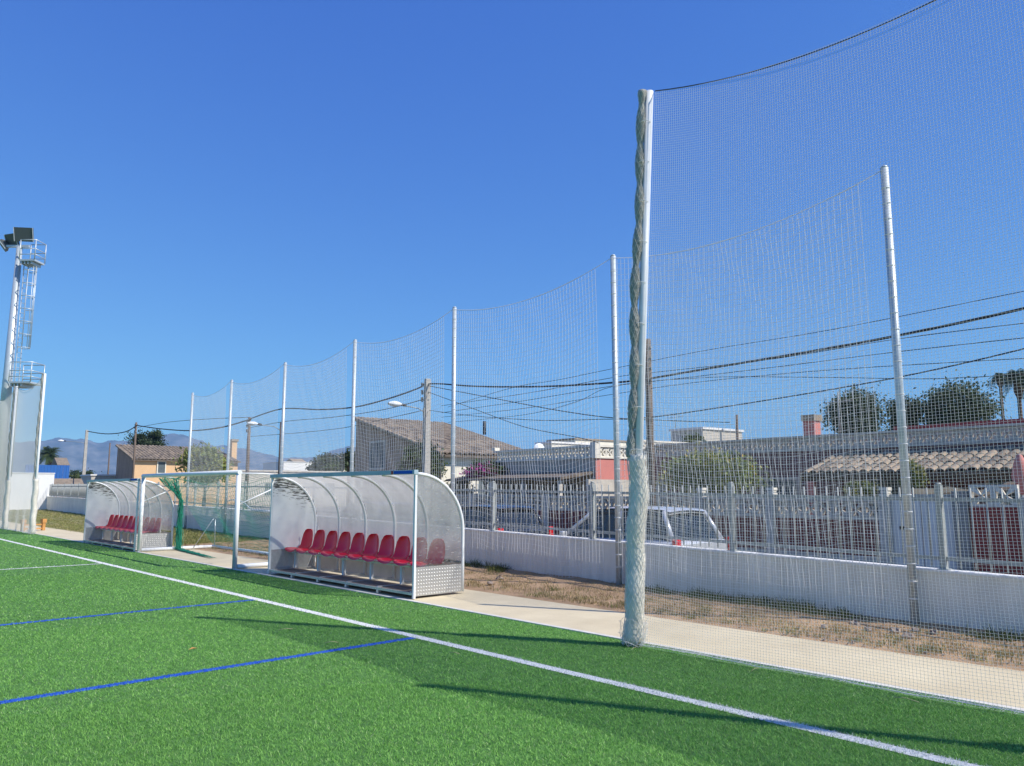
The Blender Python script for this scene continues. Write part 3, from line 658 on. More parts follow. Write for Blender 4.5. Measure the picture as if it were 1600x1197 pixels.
# ------------------------------------------------------------------ floodlight mast
def mast():
    X, Y = 8.9, 53.6; H = 16.2; t = thing('floodlight_mast', 'tall grey floodlight mast with caged ladder at the far left', 'floodlight', (X, Y, 0))
    MB().tube([(0, 0, -.1), (0, 0, H)], [.36, .16], 18).build('column', M['galv'], t)
    # things face right in the view, that is towards +x -y
    d = Vector((.73, -.68, 0)); e = Vector((.68, .73, 0))
    def W(a, b, z): return tuple(d * a + e * b + Vector((0, 0, z)))
    def platform(z, w, a0, a1, hh):
        fl = MB(); fl.prism([W(a0, -w, 0)[:2], W(a1, -w, 0)[:2], W(a1, w, 0)[:2], W(a0, w, 0)[:2]], 2, z, z + .1); p = fl.build('platform', M['galv'], t)
        R = MB()
        for a, b in ((a0, -w), (a1, -w), (a1, w), (a0, w)): R.tube([W(a, b, z + .1), W(a, b, z + hh)], .03, 6)
        for hz in (.4, .75, hh - .0):
            R.tube([W(a0, -w, z + hz), W(a1, -w, z + hz), W(a1, w, z + hz), W(a0, w, z + hz)], .026, 6)
        R.build('guard_rail', M['galv'], p)
        U = MB()
        for k in range(4): U.beam(W(a0 + .1 + .2 * k, -w + .05, z - .1), W(a0 + .1 + .2 * k, w - .05, z - .1), .07, .16)
        U.build('bracket', M['galv'], p)
    platform(H - 1.0, .5, .38, 1.3, 1.3); platform(7.8, .62, .48, 1.75, 1.25)
    B = MB()
    for b in (-.2, .2): B.tube([W(.58, b, 2.4), W(.5, b, H - .9)], .028, 6)
    z = 2.5
    while z < H - 1.15: B.tube([W(.57, -.2, z), W(.57, .2, z)], .015, 5); z += .3
    B.build('ladder', M['galv'], t)
    z = 10.0
    C_ = MB()
    while z < H - 1.15:
        C_.tube([W(.55, -.25, z)] + [W(.62 + .5 * math.sin(q), -.36 * math.cos(q), z) for q in [math.pi * k / 8 for k in range(9)]] + [W(.55, .25, z)], .024, 5); z += .78
    for q in (.5, 1.1, 1.57, 2.04, 2.64): C_.tube([W(.62 + .5 * math.sin(q), -.36 * math.cos(q), 10.0), W(.62 + .5 * math.sin(q), -.36 * math.cos(q), H - 1.2)], .018, 5)
    C_.build('ladder_cage', M['galv'], t)
    MB().beam(W(-.9, 0, H + .05), W(.6, 0, H + .05), .14, .14).build('head_bar', M['galv'], t)
    def lamp(c, n, w, h):
        n = Vector(n).normalized(); x = n.cross(Vector((0, 0, 1))).normalized(); y = x.cross(n); c = Vector(c); B = MB()
        vs = [c + x * (sx * w) + y * (sy * h) + n * k for k, s in ((0, 1.), (.14, 1.), (-.16, .6)) for sx, sy in ((-s, -s), (s, -s), (s, s), (-s, s))]
        B.add(vs, [(4, 5, 6, 7), (0, 1, 5, 4), (1, 2, 6, 5), (2, 3, 7, 6), (3, 0, 4, 7), (8, 9, 1, 0), (9, 10, 2, 1), (10, 11, 3, 2), (11, 8, 0, 3), (11, 10, 9, 8)])
        o = B.build('floodlight', M['flood'], t)
        R = MB(); R.beam(c + x * w * 1.02 + n * .15 + y * -h, c + x * w * 1.02 + n * .15 + y * h, .03, .03); R.beam(c - x * w * 1.02 + n * .15 + y * -h, c - x * w * 1.02 + n * .15 + y * h, .03, .03); R.build('lamp_rim', M['galv'], o)
    lamp(W(.3, -.1, H + .75), (-.55, -.8, -.30), .52, .42); lamp(W(-.5, .1, H + .5), (-.85, -.45, -.4), .42, .36); lamp(W(-1.05, .2, H + .2), (-1, .2, -.75), .38, .3)
mast()

# wooden trestle by the far net
ta, tb = gnd(67, 829), gnd(35, 830.5); tl_ = (tb - ta).length
t = thing('trestle', 'low orange wooden trestle on the path by the far net', 'trestle', (ta.x, ta.y, .008), math.atan2(tb.y - ta.y, tb.x - ta.x))
for x in (0, tl_):
    MB().box(x - .06, -.06, 0, x + .06, .06, .30).build('leg', M['orangewood'], t, bevel=.01); MB().box(x - .085, -.085, .302, x + .085, .085, .46).build('cap', M['orangewood'], t, bevel=.01)
for z in (.06, .22): MB().box(.062, -.02, z, tl_ - .062, .02, z + .05).build('plank', M['orangewood'], t)

# ------------------------------------------------------------------ small litter on the turf
o = MB().add([(-.045, 0, .0), (0, -.02, .012), (.05, .0, .004), (0, .022, .015), (0, 0, .002)], [(0, 1, 4), (1, 2, 4), (2, 3, 4), (3, 0, 4)]).build('dry_leaf', M['orangewood']); o.location = gnd(301, 1019) + Vector((0, 0, .03)); tag(o, 'orange dry leaf lying on the turf', 'leaf')
straw = mat('straw', (.5, .45, .25), .8, .2, 9.)
for i, (u, v, l, a) in enumerate(((446, 988, .16, .4), (518, 1009, .14, .2), (1416, 1100, .2, 2.2), (990, 1019, .14, 1.), (1180, 1052, .16, .8), (710, 1026, .12, 2.6))):
    p = gnd(u, v); d = Vector((math.cos(a - .7), math.sin(a - .7), 0)) * l / 2
    o = MB().tube([-d, Vector((0, 0, .012)), d], .0028, 4).build('straw', straw); o.location = p + Vector((0, 0, .032))
    tag(o, ['pale straw stalk in the tip of the net shadow', 'pale straw stalk just above the nearer blue line', 'curved straw stalk near the net hem at lower right', 'straw stalk at the foot of the padded post', 'straw stalk near the net hem right of the padded post', 'short straw stalk just left of the touchline in the shadow'][i], 'straw')

# ================================================================== beyond the wall
def root(name, label, cat, s, t, z=0., group=None): return thing(name, label, cat, ST(s, t, z), TH, group)   # local x = away from the pitch, y = along the street
def claustra_mesh(q, m):
    B = MB(); d = .05; w = .1 * q; h = q / 2 - .004
    for a, b, c, e in ((-h, -h, h, -h + w), (-h, h - w, h, h), (-h, -h + w, -h + w, h - w), (h - w, -h + w, h, h - w)): B.box(-d, a, b, d, c, e)
    k = h - w * .6
    for sg in (1, -1):
        B.add([(x, sg * (a + o1), (a + o2) * 1.) for x in (-d * .9, d * .9) for a, o1, o2 in ((-k, 0, 0), (-.45 * k, -.16 * q, .16 * q * .0), (0, -.0, .0), (-.45 * k, .0, -.16 * q))], [(0, 1, 2, 3), (7, 6, 5, 4), (0, 4, 5, 1), (1, 5, 6, 2), (2, 6, 7, 3), (3, 7, 4, 0)])
        B.add([(x, sg * -(a + o1), -(a + o2) * 1.) for x in (-d * .9, d * .9) for a, o1, o2 in ((-k, 0, 0), (-.45 * k, -.16 * q, .0), (0, -.0, .0), (-.45 * k, .0, -.16 * q))], [(0, 1, 2, 3), (7, 6, 5, 4), (0, 4, 5, 1), (1, 5, 6, 2), (2, 6, 7, 3), (3, 7, 4, 0)])
    me = B.mesh('claustra_block'); me.materials.append(m); return me
CL = {}
def claustra(parent, p0, n, q, m, along_y=True):
    key = (q, m.name)
    if key not in CL: CL[key] = claustra_mesh(q, m)
    for i in range(n):
        o = obj('claustra_block', CL[key], None, parent)
        if along_y: o.location = (p0[0], p0[1] + q * (i + .5), p0[2] + q / 2)
        else: o.location = (p0[0] + q * (i + .5), p0[1], p0[2] + q / 2); o.rotation_euler.z = math.pi / 2
def tile_mesh(pitch, L, m):
    B = MB(); P = []
    for i, (x, r) in enumerate(((0, pitch * .5), (L, pitch * .40))):
        P.append([(x, r * math.cos(math.pi * j / 5), .012 + r * .62 * math.sin(math.pi * j / 5)) for j in range(6)])
    B.grid(P); o = [(x, y * .86, z - .018) for x, y, z in P[0]]; B.grid([o, P[0]], False); me = B.mesh('roof_tile'); me.materials.append(m); return me
def tile_roof(parent, o, U, Vd, nu, nv, pitch, L, near, limit=296):
    """tiles on the plane o + a*U + b*Vd (unit vectors; Vd up the slope)"""
    o = Vector(o); U = Vector(U).normalized(); Vd = Vector(Vd).normalized(); N = U.cross(Vd).normalized()
    if N.z < 0: N = -N
    ms = [tile_mesh(pitch, L * 1.12, M[k]) for k in ('tile', 'tileb', 'tilec')]
    X = Vd; Y = N.cross(X); base = Matrix((X, Y, N)).transposed().to_4x4(); cells = [(i, j) for i in range(nu) for j in range(nv)]
    cells.sort(key=near); rest = MB()
    for k, (i, j) in enumerate(cells):
        p = o + U * (pitch * (i + .5) + random.gauss(0, .006)) + Vd * (L * j + random.gauss(0, .012)) + N * (random.gauss(.004, .006))
        mtx = Matrix.Translation(p) @ base @ Matrix.Rotation(random.gauss(0, .03), 4, 'Z')
        me = ms[random.choices((0, 1, 2), (5, 3, 2))[0]]
        if k < limit: t = obj('roof_tile', me, None, parent); t.matrix_local = mtx
        else: rest.add([mtx @ v.co for v in me.vertices], [tuple(p.vertices) for p in me.polygons], True)
    if rest.v: r = rest.build('far_roof_tiles', M['tile'], parent); r['kind'] = 'stuff'
def window(parent, axis, p, w, h, frame, shut, d=.05):
    """p = lower left corner on the wall face; axis 'x' wall faces -x, 'y' wall faces -y"""
    def bx(u0, z0, u1, z1, a, b): return MB().box(p[0] + a, p[1] + u0, p[2] + z0, p[0] + b, p[1] + u1, p[2] + z1) if axis == 'x' else MB().box(p[0] + u0, p[1] + a, p[2] + z0, p[0] + u1, p[1] + b, p[2] + z1)
    f = MB()
    for q in ((-.1, -.1, 0, h + .1), (w, -.1, w + .1, h + .1), (0, h, w, h + .1), (0, -.1, w, 0)):
        b = bx(*q, -d, -.001); f.add(b.v, b.f)
    f = f.build('window', frame, parent); bx(0, 0, w, h, -d * .5, -.002).build('pane', shut, f)
    for k in range(1, 3 if frame is not M['cream'] else 1): bx(w * k / 3 - .015, 0, w * k / 3 + .015, h, -d * .75, -d * .52).build('mullion', frame, f)

# ---- front garden wall across the street
fw_ = root('garden_wall', 'front garden wall with maroon panels and pierced stone blocks across the street', 'wall', 0, 7.6, ROAD + .13)
Z0 = ROAD + .13; PIL = [7.85, 10.75, 12.95, 15.1, 17.25, 19.4, 21.6, 23.8, 26.0]
MB().box(-.1, 8.0, 0, .1, 26.1, .16 - Z0 + 0).build('plinth', M['stone'], fw_)
for i, (a, b) in enumerate(zip(PIL[:-1], PIL[1:])):
    n = int((b - a - .26) / .34); q = (b - a - .26) / n
    MB().box(-.07, a + .13, .162 - Z0, .07, b - .13, .96 - Z0).build('panel', M['maroon'], fw_)
    MB().box(-.09, a + .13, .962 - Z0, .09, b - .13, 1.0 - Z0).build('ledge', M['stone'], fw_)
    claustra(fw_, (0, a + .13, 1.002 - Z0), n, q, M['stone'])
    MB().box(-.11, a + .13, 1.004 - Z0 + q, .11, b - .13, 1.07 - Z0 + q).build('coping', M['stone'], fw_)
for i, a in enumerate(PIL):
    MB().box(-.13, a - .128, 0, .13, a + .128, 1.50 - Z0).build('pillar', M['stone'], fw_)
    if i in (0, 1, 2): c = MB().box(-.10, a - .1, 1.502 - Z0, .10, a + .1, 1.56 - Z0).box(-.08, a - .08, 1.57 - Z0, .08, a + .08, 1.62 - Z0).box(-.1, a - .1, 1.63 - Z0, .1, a + .1, 1.70 - Z0).build('pillar_lamp', M['stonew'], fw_)
gt = root('garden_gate', 'pale grey metal garden gate with small black letter slot', 'gate', 6.42, 7.6, Z0)
for i in range(4): MB().box(-.03, .02 + .33 * i, .05, .03, .02 + .33 * i + .31, 1.5 - Z0).build('gate_panel', M['gate'], gt)
MB().box(-.04, .02, 1.502 - Z0, .04, 1.32, 1.55 - Z0).build('gate_rail', M['greyrail'], gt); MB().box(-.04, .95, .78 - Z0, -.031, 1.15, .86 - Z0).build('letter_slot', M['cable'], gt)
w2 = root('brick_garden_wall', 'dark red panelled garden wall right of the grey gate', 'wall', 0, 7.6, Z0)
MB().box(-.14, 6.12, 0, .14, 6.40, 1.62 - Z0).build('pillar', M['pave'], w2)
for i, (a, b) in enumerate(((5.2, 6.1), (3.9, 4.85), (2.6, 3.55), (.6, 2.25))):
    MB().box(-.07, a, .0, .07, b, 1.30 - Z0).build('panel', mat('brick_red', (.30, .055, .045), .85, .25, 3.) if i == 0 else bpy.data.materials['brick_red'], w2)
    n = int((b - a) / .3)
    claustra(w2, (0, a, 1.302 - Z0), n, (b - a) / n, M['stonew'])
for a in (4.87, 3.57, 2.27, .3): MB().box(-.13, a, 0, .13, a + .3, 1.5 - Z0).build('pillar', M['stone'], w2)
# sagging white canvas and closed pink parasol behind it
def onp(u, v, t): s, z = px(u, v, t); return ST(s, t, z)
B = MB(); top = [(1424, 763.5), (1450, 763.5), (1464, 762), (1482, 760.5), (1505, 763), (1530, 764.5), (1550, 762.5), (1562, 758), (1574, 753), (1586, 752)]
P = [[onp(u, v, 8.3 + k * .12) + Vector((0, 0, -.05 * k + .012 * math.sin(u * .2 + k))) for u, v in top] for k in range(4)]
P2 = [[p + Vector((0, 0, -.012)) for p in r] for r in P[::-1]]; tag(B.grid(P + P2).build('canvas', M['cloth']), 'white canvas sheet sagging behind the garden wall at right', 'canvas')
t = root('parasol', 'closed pink parasol at the right edge behind the garden wall', 'parasol', px(1597, 760, 8.5)[0], 8.5, Z0)
MB().tube([(0, 0, 0), (0, 0, 2.45)], .025, 8).build('pole', M['white'], t)
B = MB(); pr = [(.07, 1.62), (.10, 1.75), (.13, 2.0), (.09, 2.25), (.04, 2.42), (.01, 2.46)]
B.add([(r * (1 + .35 * (j % 2)) * math.cos(j * math.pi / 8), r * (1 + .35 * (j % 2)) * math.sin(j * math.pi / 8), z) for r, z in pr for j in range(16)], [(i * 16 + j, i * 16 + (j + 1) % 16, i * 16 + 16 + (j + 1) % 16, i * 16 + 16 + j) for i in range(5) for j in range(16)], True); B.build('folded_canopy', M['pinkcloth'], t)

# ---- salmon house with pierced parapet (A)
sA = px(930, 695, 9.0)[0]; lA = px(772, 700, 9.0)[0] - sA
A = root('salmon_house', 'flat roofed salmon house with cream pierced parapet, left of the padded post', 'house', sA, 9.0, Z0)
zz = 2.72 - Z0
B = MB().box(0, .012, 0, 7.0, lA, zz); B.build('wall', mat('grey_plaster', (.52, .46, .39), .9, .2, 1.4, .3, streak=.2), A)
MB().box(.012, 0, 0, 7.0, .011, zz).build('side_wall', M['salmon'], A)
n = int(lA / .34); claustra(A, (.06, .2, zz + .05), n - 1, .34, M['stonew']); MB().box(-.04, .2, zz + .002, .16, lA, zz + .048).build('parapet_base', M['stonew'], A)
MB().box(-.04, .2, zz + .395, .16, lA, zz + .47).build('coping', M['stonew'], A)
n = 14; claustra(A, (.2, .06, zz + .05), n, .34, M['stonew'], False); MB().box(.2, -.04, zz + .002, 5.1, .16, zz + .048).build('parapet_base', M['stonew'], A); MB().box(.2, -.04, zz + .395, 5.1, .16, zz + .47).build('coping', M['stonew'], A)
MB().box(-.06, -.06, zz + .002, .19, .19, zz + .56).build('corner_pier', M['stonew'], A); MB().box(-.06, lA - .12, zz + .48, .19, lA + .1, zz + .6).build('corner_pier', M['stonew'], A)
MB().prism([(-1.5, 1.98 - Z0), (-1.5, 2.06 - Z0), (-.002, 2.28 - Z0), (-.002, 2.18 - Z0)], 1, .1, lA + 1.2).build('canopy', M['tilec'], A)
for y in (.25, 2.2, 4.1, lA + .8): MB().box(-1.42, y, 0, -1.3, y + .12, 1.99 - Z0).build('canopy_post', M['stone'], A)
window(A, 'x', (0, 1.0, .95), 1.3, 1.0, M['stone'], M['shutter']); window(A, 'x', (0, 3.4, .95), 1.3, 1.0, M['stone'], M['shutter'])
MB().box(-1.2, -.9, 0, 5.0, -.78, 1.98 - Z0).build('yard_wall', M['stone'], A)
# satellite dish
t = root('satellite_dish', 'white satellite dish on the roof behind the pierced parapet', 'dish', px(842, 690, 11.)[0], 11., 2.72); t.rotation_euler.z = TH + 1.35
MB().tube([(0, 0, 0), (0, 0, .62)], .025, 8).build('mast', M['greyrail'], t)
B = MB(); P = [[(-.1 + .12 * (r / .26) ** 2 - .05, r * math.cos(q), .58 + r * math.sin(q)) for q in [2 * math.pi * k / 20 for k in range(21)]] for r in (.01, .09, .17, .22, .26)]; B.grid(P)
P2 = [[(x + .02, y, z) for x, y, z in r] for r in P]; B.grid(P2); B.build('reflector', M['lampglass'], t); MB().tube([(-.15, 0, .38), (-.5, 0, .62)], .012, 5).build('feed_arm', M['greyrail'], t)

# ---- long brown house with porch (B)
tB = 11.6; sB = -3.0; lB = sA - sB - .05
H = root('porch_house', 'long brown house with pierced parapet and tiled porch at right', 'house', sB, tB, Z0); zz = 2.80 - Z0
MB().box(0, 0, 0, 6, lB, zz).build('wall', M['purple'], H)
n = int(lB / .33); claustra(H, (.06, 0, zz + .06), n, .33, M['stone']); MB().box(-.05, 0, zz + .002, .17, lB, zz + .058).build('parapet_base', M['stone'], H); MB().box(-.05, 0, zz + .395, .17, lB, zz + .46).build('coping', M['stone'], H)
for s in (12.5, 15.0): window(H, 'x', (0, s - sB, .9), 1.2, 1.1, M['stone'], M['shutter'])
MB().box(1.6, px(1268, 660, tB + 1.8)[0] - sB - .2, zz, 2.0, px(1268, 660, tB + 1.8)[0] - sB + .18, 3.85 - Z0).build('chimney', M['salmon'], H); MB().box(1.55, px(1268, 660, tB + 1.8)[0] - sB - .24, 3.852 - Z0, 2.05, px(1268, 660, tB + 1.8)[0] - sB + .22, 4.05 - Z0).build('chimney_cap', M['tileb'], H)
pe = -1.75; y1 = 11.35 - sB; y0 = 1.6 - sB; ze, zt = 2.10 - Z0, 2.66 - Z0
MB().prism([(pe, ze - .09), (pe, ze - .03), (-.003, zt - .03), (-.003, zt - .1)], 1, y0, y1).build('porch_deck', M['tilec'], H)
sl_ = math.hypot(-pe, zt - ze)
tile_roof(H, (pe - .05, y0, ze - .02), (0, 1, 0), (-pe, 0, zt - ze), int((y1 - y0) / .235), 6, .235, sl_ / 5.9, lambda c: -c[0], 296)
for s in (3.0, 5.6, 8.35, 11.1): MB().box(pe + .1, s - sB - .1, 0, pe + .3, s - sB + .1, ze - .1).build('porch_post', M['salmon'], H)
MB().box(pe + .08, y0, ze - .22, pe + .2, y1, ze - .092).build('porch_beam', M['bark'], H)
MB().box(.62, 0, zz, .7, lB, zz + .44).build('parapet_back', M['stone'], H)
window(H, 'x', (0, 6.2 - sB, .4), 1.0, 1.7, M['stone'], M['shutter']); window(H, 'x', (0, 9.0 - sB, .9), 1.2, 1.1, M['stone'], M['shutter'])
# upper terrace wall and shed behind
t = root('terrace_parapet', 'cream pierced roof terrace parapet beside the padded post', 'parapet', sA + 1.2, tB + .9, 2.72)
MB().box(0, 0, 0, 3.6, .1, .42).build('base', M['stonew'], t); claustra(t, (.2, .05, .424), 9, .34, M['stonew'], False); MB().box(0, -.03, .77, 3.6, .13, .84).build('coping', M['stonew'], t)
MB().box(-.12, -.1, 0, .14, .2, .98).build('pier', M['stonew'], t); MB().box(3.5, -.1, 0, 3.76, .2, .9).build('pier', M['stonew'], t)
def bx_house(name, label, cat, u0, u1, vt, t, depth, wallm, capm, zb=None, caph=.12, cat2=None):
    s1, za = px(u0, vt, t); s0, zb_ = px(u1, vt, t); r = root(name, label, cat, s0, t, Z0); h = (za + zb_) / 2 - Z0
    MB().box(0, 0, 0, depth, s1 - s0, h - caph).build('wall', wallm, r); MB().box(-.08, -.08, h - caph + .002, depth + .08, s1 - s0 + .08, h).build('roof_edge', capm, r); return r
bx_house('roof_shed', 'small grey rooftop building behind the terrace parapet', 'building', 1048, 1098, 669, 24, 3.5, M['stone'], M['cap'])
bx_house('back_house', 'building with dark red roof edge behind the porch house', 'house', 1400, 1700, 658, 19, 6, M['maroon'], M['redroof'], caph=.35)
bx_house('beige_house', 'small beige flat house behind the satellite dish', 'house', 856, 899, 686, 30, 6, M['cream'], M['tileb'])
bx_house('white_roof_house', 'low white house edge left of the beige flat house', 'house', 838, 862, 690.5, 24, 4, M['stonew'], M['cap'])

# ---- half gabled houses (C and the ochre one)
def half_gable(name, label, s0, s1, t, depth, ze, zr, wm, gm, tiles, over=.35):
    r = root(name, label, 'house', s0, t, Z0); L = s1 - s0; ze -= Z0; zr -= Z0
    MB().prism([(0.012, 0), (L, 0), (L, zr - .12), (0.012, ze - .12)], 0, 0, .3).build('gable_wall', gm, r)
    MB().box(.012, 0, 0, depth, .011, ze - .13).build('front_wall', wm, r); MB().box(.3, L - .25, 0, depth, L, zr - .14).build('back_wall', wm, r); MB().prism([(0.012, 0), (L, 0), (L, zr - .12), (0.012, ze - .12)], 0, depth - .3, depth).build('far_gable', gm, r)
    k = (zr - ze) / L; MB().prism([(-over, ze - .10 - k * over), (-over, ze - k * over), (L + .15, zr + k * .15), (L + .15, zr - .1 + k * .15)], 0, -.22, depth + .2).build('roof', M['tilec'], r)
    U = (1, 0, 0); Vd = Vector((0, 1, k)); sl = math.hypot(L + over + .15, k * (L + over + .15)); pitch, tl = tiles; nu = int((depth + .42) / pitch); nv = int(sl / tl)
    tile_roof(r, (-.22, -over - .03, ze - k * over + .012), U, Vd, nu, nv, pitch, sl / nv, lambda c: c[0] * .9 + c[1] * 1.0, 296)
    B = MB()
    for i in range(int((L + over) / .45)): y = -over + .45 * i; B.tube([(-.2, y, ze + k * y + .03), (-.2, y + .48, ze + k * (y + .48) + .05)], [.11, .09], 8)
    B.build('rake_tiles', M['tileb'], r)['kind'] = 'stuff'
    return r, k, ze, zr
tC = 9.4; sC0 = px(690, 700, tC)[0]; sC1 = px(557, 655, tC)[0]; zC1 = px(557, 654, tC)[1]; zC0 = 3.30
C_, kC, zeC, zrC = half_gable('tiled_house', 'old tiled house with brown gable and cream front behind the concrete pole', sC0, sC1, tC, pxs(842, 697, sC0)[0] - tC, zC0, zC1, M['cream'], M['brownwall'], (.27, .46))
ws, wz = px(588, 710, tC); window(C_, 'x', (0, ws - sC0 - .9, px(588, 731, tC)[1] - Z0), 1.5, px(588, 692, tC)[1] - px(588, 731, tC)[1], M['stone'], M['shutter'])
wt0 = pxs(747, 720, sC0)[0] - tC; window(C_, 'y', (wt0, .0, 1.15), 1.0, 1.85, M['cream'], M['shutter'])
ct, cz = pxs(757, 672, sC0 + 5.5); MB().tube([(ct - tC, 5.5, zeC + kC * 5.5), (ct - tC, 5.5, zeC + kC * 5.5 + .75)], .09, 8).build('flue', M['cable'], C_)
tY = 8.5; sY0 = px(210, 718, tY)[0]; sY1 = px(184, 697, tY)[0]
Y_, kY, zeY, zrY = half_gable('ochre_house', 'ochre house with tiled roof far behind the farther dugout', sY0, sY1, tY, pxs(372, 718, sY0)[0] - tY, px(210, 717, tY)[1], px(184, 696, tY)[1], M['ochre'], M['brownwall'], (.36, .55))
w0, wz0 = pxs(246, 739, sY0); w1, wz1 = pxs(258, 722, sY0); window(Y_, 'y', (w0 - tY, 0, wz0 - Z0), w1 - w0, wz1 - wz0, M['cream'], M['shutter'], .1)
c0, cz0 = pxs(361, 690, sY0 + 3); c1, _ = pxs(369, 690, sY0 + 3); MB().box(c0 - tY, 2.6, zeY, c1 - tY, 3.4, cz0 - Z0).build('chimney', M['ochre'], Y_); MB().box(c0 - tY - .1, 2.5, cz0 - Z0 + .002, c1 - tY + .1, 3.5, cz0 - Z0 + .25).build('chimney_cap', M['tileb'], Y_)
# far left: blue sheet wall, low tiled roof, small houses on the skyline
def far_box(name, label, cat, u0, u1, vt, s, depth, wm, rm, pitched=False, zb=0.):
    t0, z = pxs(u0, vt, s); t1, _ = pxs(u1, vt, s); r = root(name, label, cat, s, t0, zb - .24); h = z - zb + .24; w_ = t1 - t0
    if pitched:
        rise = .22 * depth / 2 + .6; MB().box(0, 0, 0, w_, depth, h - rise).build('wall', wm, r)
        MB().prism([(-.3, h - rise), (depth / 2, h), (depth + .3, h - rise), (depth + .3, h - rise - .12), (-.3, h - rise - .12)], 0, -.3, w_ + .3).build('roof', rm, r)
    else:
        MB().box(0, 0, 0, w_, depth, h - .15).build('wall', wm, r); MB().box(-.1, -.1, h - .148, w_ + .1, depth + .1, h).build('roof', rm, r)
    for k in range(max(1, int(w_ / 5))):
        MB().box(w_ * (k + .4) / max(1, int(w_ / 5)), -.03, h * .35, w_ * (k + .4) / max(1, int(w_ / 5)) + 1.1, -.001, h * .35 + 1.2).build('window', M['shutter'], r)
    return r
t0, z = pxs(40, 726, 105); t1, _ = pxs(109, 727, 105); r = root('blue_hoarding', 'blue sheet metal hoarding left of the ochre house', 'hoarding', 105, t0, -.24)
n = 14
for i in range(n): MB().box((t1 - t0) * i / n + .01, .02 * (i % 2), 0, (t1 - t0) * (i + 1) / n - .01, .12 + .02 * (i % 2), z + .24).build('sheet', M['blue'], r)
far_box('low_tiled_house', 'low house with orange tiled roof left of the concrete lamp pole', 'house', 88, 131, 747, 88, 6, M['brownwall'], M['tile'], True)
far_box('pale_villa', 'small pale villa above the blue hoarding', 'house', 93, 107, 714, 170, 8, M['ochre'], M['tile'], True)
far_box('corrugated_shed', 'pale low shed between the lamp pole and the ochre house', 'shed', 143, 190, 741, 92, 6, M['stone'], M['cap'])
far_box('white_skyline_house', 'long white house on the skyline left of the tiled house', 'house', 443, 492, 721, 190, 14, M['cap'], M['cap'])
far_box('cream_skyline_house', 'cream house with turret on the skyline above the nearer dugout', 'house', 462, 480, 716, 260, 10, M['cream'], M['tileb'], True)
far_box('skyline_tower_house', 'tiny pale house right of the skyline shrub', 'house', 535, 545, 711, 240, 8, M['cream'], M['tile'], True)
far_box('beige_yard_wall', 'long beige wall beyond the goal near the wooden pole', 'wall', 376, 560, 734, 75, .4, M['stone'], M['stone'])

# ---- poles, lamps and cables
TP = 6.75
def pole(label, u, v, t, r0, r1, m, group=None, arms=True, lamp=None, zt=None, name='utility_pole'):
    s, z = px(u, v, t); z = zt or z; p = root(name, label, 'pole', s, t, Z0); h = z - Z0
    if m is M['cpole']:
        MB().add([(sx * r, sy * r * .8, zq) for zq, r in ((0, r0), (h, r1)) for sx, sy in ((-1, -1), (1, -1), (1, 1), (-1, 1))], [(0, 1, 5, 4), (1, 2, 6, 5), (2, 3, 7, 6), (3, 0, 4, 7), (4, 5, 6, 7)]).build('shaft', m, p, bevel=.02)
        for k in range(7): MB().box(-r0 * 1.02, -.05, .9 + k * .62, -r0 * .75, .05, .9 + k * .62 + .36).build('shaft_recess', M['stone'], p)
    else: MB().tube([(0, 0, 0), (0.02, .02, h * .5), (0, 0, h)], [r0, (r0 + r1) / 2, r1], 10).build('shaft', m, p)
    if arms:
        for k, zz_ in enumerate((h - .25, h - .55, h - .85)):
            MB().beam((0, -.12, zz_), (0, .42, zz_), .05, .06).build('bracket', M['greyrail'], p)
            MB().tube([(0, .4, zz_ - .05), (0, .4, zz_ + .13)], [.04, .05], 8).build('insulator', M['cable'], p)
    if lamp:
        zl, ln = lamp
        MB().tube([(-.08, 0, zl - .25), (-.4, 0, zl - .08), (-ln, 0, zl)], .022, 8).build('lamp_arm', M['greyrail'], p)
        L_ = MB(); P = []
        for i in range(8):
            f = i / 7; w_ = .03 + .13 * math.sin(math.pi * min(1, f * 1.0) * .92); P.append([(-ln - .62 * f, w_ * math.cos(q), zl + .03 + w_ * .75 * math.sin(q)) for q in [2 * math.pi * j / 10 for j in range(11)]])
        L_.grid(P).build('lamp_head', M['lampglass'], p); MB().tube([(-ln + .16, 0, zl), (-ln - .06, 0, zl + .02)], .055, 8).build('lamp_collar', M['cable'], p)
    return p
pole('pale concrete pole with street lamp in front of the tiled house', 668, 592, TP, .16, .11, M['cpole'], lamp=(px(668, 636, TP)[1] - Z0, 1.15))
pole('dark wooden pole rising right behind the padded post', 1012, 530, TP, .13, .09, M['pole'])
pole('wooden pole between the goal and the white skyline house', 390, 652, TP, .13, .09, M['pole'])
pole('lamp pole hidden behind the fifth net post', 440, 660, TP, .12, .09, M['pole'], arms=False, lamp=(px(440, 665, TP)[1] - Z0, 1.3))
pole('wooden pole at the left corner of the ochre house', 213, 660, TP, .11, .08, M['pole'])
pole('pale concrete lamp pole at far left above the farther dugout', 136, 672, TP, .19, .14, M['cpole'], lamp=(px(136, 690, TP)[1] - Z0, 2.2))
pole('thin leaning pole between the far lamp pole and ochre house', 172, 692, 12, .12, .08, M['pole'], arms=False)
pole('small lamp pole behind the brown parapet', 1151, 648, 26, .09, .07, M['pole'], arms=False)
def cable(label, pts, r, t=TP):
    P = [onp(u, v, t) for u, v in pts]; Q = []
    for i in range(len(P) - 1):     # Catmull-Rom
        a, b, c, d = P[max(i - 1, 0)], P[i], P[i + 1], P[min(i + 2, len(P) - 1)]
        for k in range(6):
            f = k / 6; Q.append(.5 * ((2 * b) + (c - a) * f + (2 * a - 5 * b + 4 * c - d) * f * f + (3 * b - a - 3 * c + d) * f ** 3))
    Q.append(P[-1]); tag(MB().tube(Q, r, 5).build('overhead_cable', M['cable']), label, 'cable', 'overhead cables above the street')
